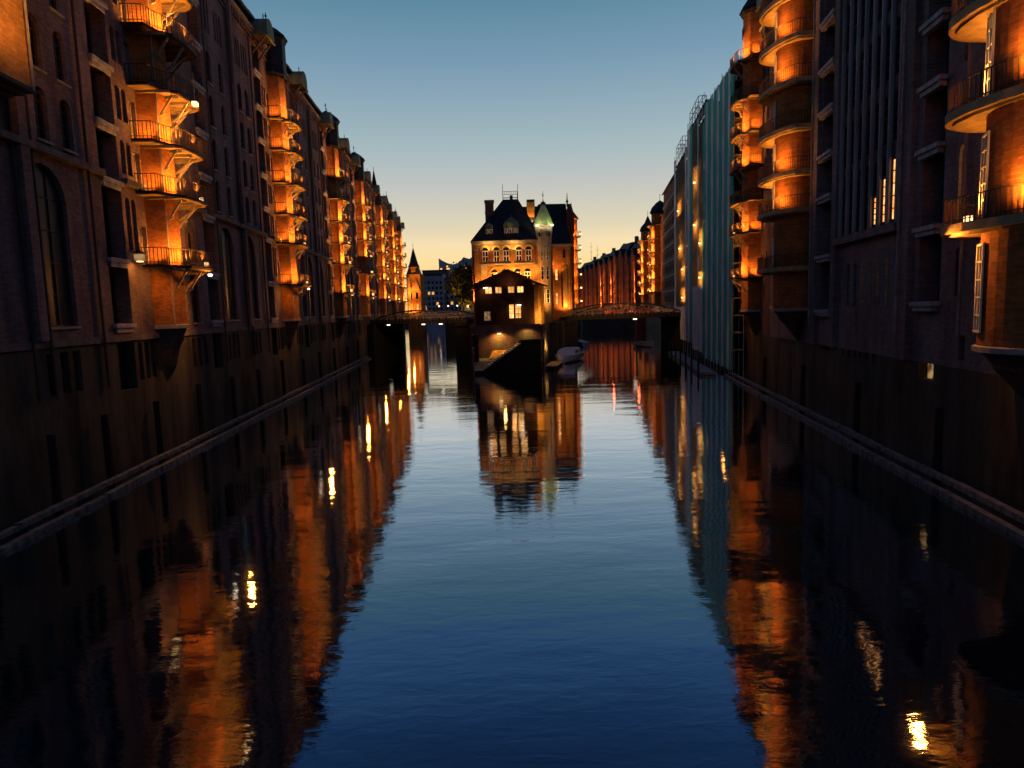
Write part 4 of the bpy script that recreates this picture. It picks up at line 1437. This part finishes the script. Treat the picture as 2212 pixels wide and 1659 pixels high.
yard = thing('lower_yard', 'sunken lit yard with an arched cellar door behind the landing steps', 'yard', (0, 96.3, 0), 0)
mb = MB(-1)
mb.prism([(-5.0, 6.4), (3.6, 4.3), (4.4, 0.05), (-5.2, 0.05)][::-1], -1, 1.6)
part('yard_floor', mb, 'stone', yard)
wl = MB(-1)
facade(wl, -5.2, 4.4, 1.6, 6.3, [(-2.2, -1.0, 2.7, 4.9, .3, .6, None), (1.7, 3.0, 3.2, 5.1, .25, 0, None)])
part('yard_wall', wl, 'brick_dim', yard, (0, -.02, 0))
mb = MB(-1)
mb.face([(-2.2, 0, 2.7), (-1.0, 0, 2.7), (-1.0, 0, 4.9), (-2.2, 0, 4.9)])
part('cellar_door', mb, 'door_cream', yard, (0, .2, 0))
mb = MB(-1)
mb.face([(1.7, 0, 3.2), (3.0, 0, 3.2), (3.0, 0, 5.1), (1.7, 0, 5.1)], 'door_pale')
for k in range(5):
    mb.box(1.72, 2.98, .01, .06, 3.3 + k * .36, 3.4 + k * .36, 'frame_pale')
part('shutter', mb, 'door_pale', yard, (0, .22, 0))
mb = MB(-1)
mb.prism([(-5.0, 6.9), (-5.3, 0), (-4.6, 0), (-4.3, 6.9)][::-1], 1.6, 5.2)
part('side_wall', mb, 'brick_dark', yard)
mb = MB(-1)
mb.hexa([(-2.9, .1, 1.6), (-.3, .1, 1.6), (.9, 3.6, 1.6), (-3.1, 3.6, 1.6), (-2.6, .1, 2.7), (-.6, .1, 2.7), (.9, 3.6, 1.7), (-3.1, 3.6, 1.7)])
part('ramp', mb, 'brick_yellow', yard)
mb = MB(-1)
mb.box(-1.85, -1.35, .05, .25, 4.95, 5.12)
part('lamp', mb, 'bulb', yard)
light(yard, (-1.6, -.95, 4.9), 75, (1, .46, .09), .12, aim=(0, .7, -1))
light(yard, (-1.0, -6.4, 6.0), 34, (1, .5, .12), .2, aim=(0, -.2, -1))  # unseen light added above the landing steps to bring out their edges
light(yard, (5.8, 1.6, 3.2), 16, (1, .45, .08), .2, aim=(0, .2, -1))  # unseen warm light added over the pontoon
light(yard, (2.35, -.9, 5.3), 24, (1, .55, .12), .1, aim=(0, .8, -1))
light(yard, (-.8, -3.4, 4.2), 14, (1, .5, .1), .2, aim=(0, .1, -1))
# mooring piles at the tip
for x, y, h in ((-5.1, 88.7, 3.4), (-5.3, 93.5, 5.0), (4.4, 92.6, 4.2), (5.2, 97.5, 4.0)):
    b = thing('mooring_pile', {-5.1: 'dark mooring pile at the foot of the landing steps', -5.3: 'dark mooring pile on the left flank of the island', 4.4: 'dark mooring pile at the right corner of the island tip', 5.2: 'dark mooring pile just behind the right corner of the tip'}[x], 'pile', (x, y, 0), 0, 'mooring piles round the island tip')
    mb = MB(1)
    mb.bar((0, 0, -1.5), (.05, .05, h), .17, None, 8, .15)
    part('shaft', mb, 'timber', b)
    mb = MB(1)
    mb.bar((.05, .05, h), (.05, .05, h + .25), .19, None, 8, .08)
    part('cap', mb, 'concrete', b)

# ------------------------------------------------------------------ bridges
def truss_bridge(a, c, zdeck, rise, width, label, lamps, nseg=16, piers=(.8, 1.6)):
    a, c = Vector((*a, 0)), Vector((*c, 0))
    d = c - a
    ln = d.length
    rz = math.atan2(d.y, d.x)
    b = thing('truss_bridge', label, 'bridge', a, rz, 'iron truss bridges to the island')
    mb = MB(1)
    mb.box(-1, ln + 1, .35, width - .35, zdeck - .3, zdeck)
    part('deck', mb, 'asphalt', b)
    for y in (0, width):
        mb = MB(1)
        mb.box(-1, ln + 1, y - .15, y + .15, zdeck - .55, zdeck + .25)
        for k in range(24):
            x = ln * (k + .5) / 24
            mb.box(x - .05, x + .05, y - .22, y + .22, zdeck - .5, zdeck + .2)
        part('girder', mb, 'iron', b)
        mb = MB(1)
        def top(t_):
            return zdeck + .3 + rise * math.sin(PI * t_) ** .85
        for k in range(nseg):
            t0, t1 = k / nseg, (k + 1) / nseg
            mb.bar((ln * t0, y, top(t0)), (ln * t1, y, top(t1)), .17, 'iron')
        part('arch_chord', mb, 'iron', b)
        mb = MB(1)
        for k in range(1, nseg):
            t0 = k / nseg
            mb.bar((ln * t0, y, zdeck + .2), (ln * t0, y, top(t0)), .07)
            t1 = (k + 1) / nseg
            if k % 2:
                mb.bar((ln * t0, y, zdeck + .2), (ln * t1, y, top(t1)), .06)
            else:
                mb.bar((ln * t0, y, top(t0)), (ln * t1, y, zdeck + .2), .06)
        part('lattice', mb, 'paint_metal', b)
        mb = MB(1)
        yy = y + (-.5 if y == 0 else .5)
        for z in (.5, 1.1):
            mb.bar((-1, yy, zdeck + z), (ln + 1, yy, zdeck + z), .035)
        for k in range(30):
            x = -1 + (ln + 2) * k / 29
            mb.bar((x, yy, zdeck), (x, yy, zdeck + 1.1), .025)
        part('railing', mb, 'paint_metal', b)
    for x, hw in ((-.6, piers[0]), (ln + .6, piers[1])):
        mb = MB(1)
        mb.box(x - hw, x + hw, -.8, width + .8, -1.5, zdeck - .56)
        mb.box(x - hw - .15, x + hw + .15, -.95, width + .95, zdeck - 1.2, zdeck - .9)
        part('pier', mb, 'post', b)
    for x in lamps:
        mb = MB(1)
        mb.bar((x, -.35, zdeck - .75), (x + .7, -.35, zdeck - .75), .08, 'bulb_white', 6)
        part('lamp', mb, 'bulb_white', b)
    return b
bl = truss_bridge((-26.2, 130.5), (-8.6, 121.5), 6.9, 1.55, 8, 'low dark iron truss bridge between the left bank and the island', (3.2, 11.2, 15.0), 14, (.8, 1.7))
br = truss_bridge((11.0, 120.5), (31.9, 124.6), 6.75, 1.9, 9, 'low iron truss bridge with cars between the island and the right bank', (11.5,), 16, (1.3, .6))
for x, y, z, p_ in ((-18, 124, 8.2, 60), (-11, 122, 8.2, 50), (15, 119, 8.6, 60), (22, 120.5, 8.6, 60)):
    light(None, (x, y - 2.5, z + 1.6), p_ * 1.5, (1, .48, .15), .3, aim=(0, 1, -.55), name='bridge_fill_light')  # unseen fill added in front of the trusses to brighten the lattice
for x, y in ((19.0, 124.2), (23.8, 125.0)):
    light(None, (x, y, 8.2), 14, (1, .12, .04), .2, aim=(0, -.8, -1), name='tail_glow')
# cars on the bridges
def car(name, label, loc, rz, m, lights, L_=4.2):
    b = thing(name, label, 'car', loc, rz, 'cars on the right bridge')
    mb = MB(1)
    mb.hexa([(-L_ / 2, -.85, .35), (L_ / 2, -.85, .35), (L_ / 2, .85, .35), (-L_ / 2, .85, .35), (-L_ / 2, -.85, .85), (L_ / 2, -.82, .75), (L_ / 2, .82, .75), (-L_ / 2, .85, .85)])
    mb.hexa([(-L_ / 2 + .1, -.8, .85), (L_ / 2 - 1.0, -.8, .82), (L_ / 2 - 1.0, .8, .82), (-L_ / 2 + .1, .8, .85), (-L_ / 2 + .6, -.65, 1.42), (L_ / 2 - 1.9, -.65, 1.42), (L_ / 2 - 1.9, .65, 1.42), (-L_ / 2 + .6, .65, 1.42)])
    part('body', mb, m, b)
    mb = MB(1)
    for s_ in (-1, 1):
        mb.hexa([(-L_ / 2 + .45, s_ * .79, .92), (L_ / 2 - 1.25, s_ * .79, .92), (L_ / 2 - 1.25, s_ * .80, .92), (-L_ / 2 + .45, s_ * .80, .92),
                 (-L_ / 2 + .75, s_ * .68, 1.36), (L_ / 2 - 1.95, s_ * .68, 1.36), (L_ / 2 - 1.95, s_ * .69, 1.36), (-L_ / 2 + .75, s_ * .69, 1.36)])
    part('side_glass', mb, 'glass', b)
    for x in (-1.3, 1.3):
        for y in (-.8, .8):
            mb = MB(1)
            mb.bar((0, -.1, 0), (0, .1, 0), .33, None, 12)
            part('wheel', mb, 'rubber', b, (x, y, .33))
    for y in (-.6, .6):
        mb = MB(1)
        mb.box(-L_ / 2 - .03, -L_ / 2 + .02, y - .18, y + .18, .6, .78)
        part('tail_light', mb, 'rear_light', b)
        mb = MB(1)
        mb.box(L_ / 2 - .02, L_ / 2 + .03, y - .18, y + .18, .55, .7)
        part('headlight', mb, lights, b)
    return b
rzb = math.atan2(4, 19.2)
car('parked_car', 'red car on the middle of the right bridge with glowing tail lights', (20.0, 125.5, 6.76), rzb, 'car_red', 'bulb_white')
car('parked_car', 'second red car on the right bridge, nearer the right bank', (24.8, 126.6, 6.76), rzb, 'car_red', 'glass')
car('parked_car', 'white car at the right end of the right bridge', (29.4, 127.4, 6.76), rzb, 'car_white', 'glass', 4.6)
# far footbridge and quay lights beyond the left bridge
fb = thing('footbridge', 'long pale flat bridge with lights far behind the left truss bridge', 'bridge', (-52, 300, 0), 0)
mb = MB(1)
mb.box(0, 44, -3, 3, 6.6, 7.4)
part('deck', mb, 'stone', fb)
mb = MB(1)
for z in (8.0, 8.6):
    mb.bar((0, -3, z), (44, -3, z), .09)
for k in range(23):
    mb.bar((k * 2, -3, 7.4), (k * 2, -3, 8.6), .07)
part('railing', mb, 'paint_metal', fb)
for x in (10, 30):
    mb = MB(1)
    mb.box(x - .8, x + .8, -2.5, 2.5, -1, 6.6)
    part('pier', mb, 'concrete', fb)
for k, x in enumerate((9, 15, 21, 25, 29, 34, 38)):
    mb = MB(1)
    mb.bar((x, -2.8, 7.4), (x, -2.8, 10.4), .08, 'iron')
    mb.box(x - .25, x + .25, -3.05, -2.55, 10.4, 10.9, 'bulb_white')
    part('lamp_post', mb, 'iron', fb)
    light(fb, (x, -3.6, 10.8), 40, (1, .6, .25), .3, aim=(0, .5, -1))
mb = MB(1)
mb.box(32, 43, -3.2, -2.0, 7.5, 12.0, 'door_pale')
mb.box(31.5, 43.5, -3.5, -1.8, 12.0, 12.4, 'slate')
part('kiosk', mb, 'door_pale', fb)

# ------------------------------------------------------------------ boats
def boat(label, loc, rz, ln, wd, cover=True):
    b = thing('motor_boat', label, 'boat', loc, rz, 'boats moored by the right bridge')
    n = 10
    mb = MB(1)
    rings = []
    for k in range(n + 1):
        t_ = k / n
        x = -ln / 2 + ln * t_
        hw = wd / 2 * (1 - max(0, (t_ - .45) / .55) ** 2.2) * (.86 + .14 * min(1, t_ * 4))
        sh = .95 + .45 * t_ ** 2
        rings.append([(x, -hw, sh), (x - .0, -hw * .82, .25), (x, 0, -.25 + .3 * max(0, t_ - .7)), (x, hw * .82, .25), (x, hw, sh)])
    for k in range(n):
        for j in range(4):
            mb.face([rings[k][j], rings[k + 1][j], rings[k + 1][j + 1], rings[k][j + 1]])
    mb.face(rings[0])
    part('hull', mb, 'boat_white', b)
    mb = MB(1)
    for k in range(n):
        p, q = rings[k], rings[k + 1]
        mb.face([(p[0][0], p[0][1] * .97, p[0][2] - .05), (q[0][0], q[0][1] * .97, q[0][2] - .05), (q[4][0], q[4][1] * .97, q[4][2] - .05), (p[4][0], p[4][1] * .97, p[4][2] - .05)])
    part('deck', mb, 'boat_cover', b)
    mb = MB(1)
    mb.bar((-ln / 2, -wd / 2 * .87, .98), (ln * .1, -wd / 2, 1.08), .05, 'boat_dark')
    mb.bar((-ln / 2, wd / 2 * .87, .98), (ln * .1, wd / 2, 1.08), .05, 'boat_dark')
    part('rub_rail', mb, 'boat_dark', b)
    if cover:
        mb = MB(1)
        x0, x1, hw = -ln * .30, ln * .12, wd * .4
        mb.hexa([(x0, -hw, .95), (x1 + .5, -hw * .95, 1.0), (x1 + .5, hw * .95, 1.0), (x0, hw, .95), (x0 + .15, -hw * .85, 1.85), (x1 - .3, -hw * .8, 1.85), (x1 - .3, hw * .8, 1.85), (x0 + .15, hw * .85, 1.85)])
        mb.hexa([(x0 + .15, -hw * .85, 1.852), (x1 - .3, -hw * .8, 1.852), (x1 - .3, hw * .8, 1.852), (x0 + .15, hw * .85, 1.852), (x0 + .35, -hw * .6, 2.05), (x1 - .5, -hw * .6, 2.05), (x1 - .5, hw * .6, 2.05), (x0 + .35, hw * .6, 2.05)])
        part('cabin_cover', mb, 'boat_white', b)
        mb = MB(1)
        for s_ in (-1, 1):
            mb.hexa([(x0 + .5, s_ * hw * .93, 1.2), (x1 - .3, s_ * hw * .90, 1.2), (x1 - .3, s_ * hw * .92, 1.2), (x0 + .5, s_ * hw * .95, 1.2),
                     (x0 + .55, s_ * hw * .87, 1.6), (x1 - .45, s_ * hw * .84, 1.6), (x1 - .45, s_ * hw * .86, 1.6), (x0 + .55, s_ * hw * .89, 1.6)])
        part('side_window', mb, 'glass', b)
    return b
boat('white covered motor boat moored against the right side of the island', (9.0, 106.5, 0), math.radians(-106), 12.0, 4.0)
boat('small white boat under the right bridge, beside the island', (15.6, 146, 0), math.radians(100), 4.5, 1.9, False)
boat('white and reddish launch under the right end of the right bridge', (27.6, 138, 0), math.radians(-75), 7.5, 2.4, False)
pont = thing('pontoon', 'low orange lit wooden pontoon beside the white motor boat at the tip', 'pontoon', (6.3, 97.5, 0), math.radians(-100))
mb = MB(1)
for k in range(14):
    mb.box(-4.5 + k * .65, -4.5 + k * .65 + .58, -.9, .9, .38, .46)
part('deck', mb, 'plank', pont)
mb = MB(1)
mb.box(-4.6, 4.7, -.8, -.4, -.2, .36)
mb.box(-4.6, 4.7, .4, .8, -.2, .36)
part('float', mb, 'timber', pont)
pont2 = thing('pontoon', 'long low floating jetty running along the right wall beyond the fender', 'pontoon', wallpoint('R', 92, 4.4), wallframe('R')[1])
mb = MB(1)
mb.box(-11, 26, -.9, .9, .05, .42)
part('float', mb, 'concrete', pont2)
for k in range(7):
    mb = MB(1)
    mb.bar((-10 + k * 5.8, 1.0, -1), (-10 + k * 5.8, 1.0, 2.0), .12, None, 6)
    part('guide_pile', mb, 'post', pont2)

# ------------------------------------------------------------------ distant things
b = thing('turret_house', 'floodlit corner house with a slim dark spire at the end of the left row', 'house', (-33.2, 235, 0), math.radians(-4))
sg = -1
mb = MB(sg)
facade(mb, -2.3, 2.6, 0, 21.4, [(x - .4, x + .4, z, z + 2.2, .3, .4, 'glass_lit' if z < 12 else 'glass') for x in (-.9, 1.2) for z in (9, 13, 17)])
block(mb, -2.3, 2.6, 21.4, 8)
part('wall', mb, 'brick_tower', b)
mb = MB(sg)
mb.hexa([(-2.2, -4, 21.4), (2.5, -4, 21.4), (2.5, .2, 21.4), (-2.2, .2, 21.4), (-1.4, -3, 24.0), (1.7, -3, 24.0), (1.7, -.6, 24.0), (-1.4, -.6, 24.0)])
part('roof', mb, 'slate', b)
mb = MB(sg)
mb.lathe(.2, -1.6, [(1.7, 21), (1.7, 23.6), (2.0, 24.0)], 8, PI / 8, 2 * PI + PI / 8, 'brick_tower')
mb.lathe(.2, -1.6, [(2.1, 23.9), (1.5, 25.2), (.12, 30.4)], 8, PI / 8, 2 * PI + PI / 8)
mb.bar((.2, -1.6, 30), (.2, -1.6, 32), .08)
part('spire', mb, 'slate', b)
mb = MB(sg)
mb.box(-1.9, -.9, .002, .4, 8, 20.5)
mb.hexa([(-.4, .002, 15.8), (2.4, .002, 15.8), (2.4, .3, 15.8), (-.4, .3, 15.8), (.9, .002, 20), (1.1, .002, 20), (1.1, .3, 20), (.9, .3, 20)])
part('gable', mb, 'brick_yellow', b)
for z in (9, 15):
    light(b, (-.6, -2.8, z), 300, (1, .41, .07), .2, aim=(0, 1, .6))
light(b, (1.0, -2.6, 21.5), 60, (1, .41, .07), .2, aim=(0, 1, .5))

def far_block(label, x0, x1, y, z1, d, wins_, m='far_brick', lit=.25, seed=1):
    random.seed(seed)
    b = thing('office_block', label, 'building', (x0, y, 0), 0, 'distant blocks beyond the left bridge')
    wd = x1 - x0
    nx_, nz_ = wins_
    ops = []
    for i in range(nx_):
        for j in range(nz_):
            cx = wd * (i + .5) / nx_
            z = 9 + (z1 - 11) * j / nz_
            g_ = 'glass_lit' if random.random() < lit else 'glass_violet'
            ops.append((cx - wd / nx_ * .28, cx + wd / nx_ * .28, z, z + (z1 - 11) / nz_ * .55, .4, 0, g_))
    mb = MB(-1)
    facade(mb, 0, wd, 0, z1, ops)
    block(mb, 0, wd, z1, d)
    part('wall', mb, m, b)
    mb = MB(-1)
    mb.box(-.3, wd + .3, -d, .5, z1, z1 + .9)
    part('roof', mb, 'slate', b)
    return b
far_block('grey block with scattered lit windows left of the dark tree', -56, -41, 420, 30.5, 25, (6, 6), lit=.22, seed=3)
far_block('brownish block standing right of the scattered window block', -40.8, -22, 432, 28.5, 25, (7, 5), lit=.08, seed=5)
far_block('pale low rooftop block peeping above the grey block', -66, -46, 520, 39, 25, (5, 2), 'pale_render', lit=.0, seed=8)
ch = thing('concert_hall', 'distant glass hall with a wavy peaked roof above the dark tree', 'building', (-92, 900, 0), 0)
mb = MB(-1)
tops = [(0, 78), (6, 74), (12, 71), (18, 69.5), (24, 70.5), (29, 74), (33, 78.5), (37, 77), (41, 76), (45, 79), (50, 78), (56, 74)]
for k in range(len(tops) - 1):
    (xa, za), (xb, zb) = tops[k], tops[k + 1]
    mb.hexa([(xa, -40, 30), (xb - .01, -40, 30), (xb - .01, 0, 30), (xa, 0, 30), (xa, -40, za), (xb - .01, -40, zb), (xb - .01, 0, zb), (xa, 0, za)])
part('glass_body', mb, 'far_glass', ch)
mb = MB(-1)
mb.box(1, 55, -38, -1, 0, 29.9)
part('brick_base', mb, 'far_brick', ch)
random.seed(11)
for k in range(15):
    x = random.choice([2, 2, 6, 14, 26, 30, 34, 34, 38, 42, 46, 50, 10, 12])
    z = random.choice([48, 52, 56, 60, 63, 66])
    mb = MB(-1)
    mb.box(x, x + 2.0, .02, .3, z, z + 1.8)
    part('window', mb, 'glass_warm', ch)

def tree(label, loc, h, rad, seed, n=5200, trunk=3):
    random.seed(seed)
    b = thing('tree', label, 'tree', loc, 0, 'trees on the island behind the left bridge')
    mb = MB(1)
    mb.bar((0, 0, 0), (.2, 0, h * .45), .35, None, 7, .22)
    part('trunk', mb, 'bark', b)
    tips = []
    mb = MB(1)
    for k in range(11):
        a = random.uniform(0, 2 * PI)
        zz = h * random.uniform(.25, .5)
        e = Vector((math.cos(a) * rad * random.uniform(.4, .8), math.sin(a) * rad * random.uniform(.4, .8), h * random.uniform(.5, .88)))
        mb.bar((.15, 0, zz), e, .14, None, 5, .04)
        tips.append(e)
    part('limb', mb, 'bark', b)
    mb = MB(1)
    for k in range(n):
        c = random.choice(tips) if random.random() < .75 else Vector((0, 0, h * .65))
        p = c + Vector((random.gauss(0, rad * .26), random.gauss(0, rad * .26), random.gauss(0, h * .075)))
        s_ = random.uniform(.18, .42)
        u = Vector((random.gauss(0, 1), random.gauss(0, 1), random.gauss(0, 1))).normalized()
        v = u.orthogonal().normalized()
        mb.v += [tuple(p + u * s_), tuple(p + v * s_), tuple(p - u * s_), tuple(p - v * s_)]
        kk = len(mb.v) - 4
        mb.f.append([kk, kk + 1, kk + 2, kk + 3])
        mb.mi.append(mb._m(None))
    cr = part('crown', mb, 'leaf', b)
    return b
tree('large dark rounded tree left of the yellow brick house', (-13.2, 186, 6), 15.5, 4.4, 21)
tree('lower olive tree touching the left corner of the yellow brick house', (-8.6, 150, 6), 8.5, 2.4, 22, 2600)
light(None, (-13.5, 180.0, 9), 420, (1, .6, .2), .3, aim=(0, .8, 1), name='tree_fill_light')  # unseen fill added to lift the large crown out of the dark
light(None, (-8.6, 146.0, 8), 150, (1, .6, .2), .3, aim=(0, .6, 1), name='tree_fill_light')  # same added fill for the lower tree
mb = MB(1)
mb.prism([(-17, 176), (-6, 176), (-6, 262), (-24, 262)], -1, 6.5)
struct('quay', mb, 'plinth')

sg, rz = wallframe('L')
wlb = thing('wall_lantern', 'small lit lantern on the left wall between the loading bay and the first balcony tower', 'lamp', wallpoint('L', 40.9, 0, 11.9), rz)
mb = MB(sg)
mb.box(-.02, .02, .01, .5, .5, .56)
mb.hexa([(-.28, .2, .4), (.28, .2, .4), (.28, .75, .4), (-.28, .75, .4), (-.1, .38, .62), (.1, .38, .62), (.1, .56, .62), (-.1, .56, .62)])
part('hood', mb, 'iron', wlb)
mb = MB(sg)
mb.box(-.22, .22, .26, .7, 0, .395, 'glass_faint')
mb.box(-.14, .14, .34, .62, -.05, -.004, 'bulb')
part('lens', mb, 'glass_faint', wlb)
light(wlb, (0, sg * .6, -.1), 12, aim=(0, -sg * .5, -1))

# bright flood lamp hung from the fourth balcony of the nearest complete tower
t1 = bpy.data.objects['warehouse.001']
mb = MB(sg)
mb.box(-.2, .2, -.14, .14, -.14, .1, 'bulb')
mb.box(-.24, .24, -.18, .18, .104, .2, 'iron')
mb.bar((0, 0, .2), (0, 0, 1.9), .03, 'paint_metal')
part('flood_lamp', mb, 'bulb', t1, (.9, sg * 2.62, 22.0))
light(t1, (.9, sg * 2.75, 21.8), 90, aim=(0, -sg, -.8))
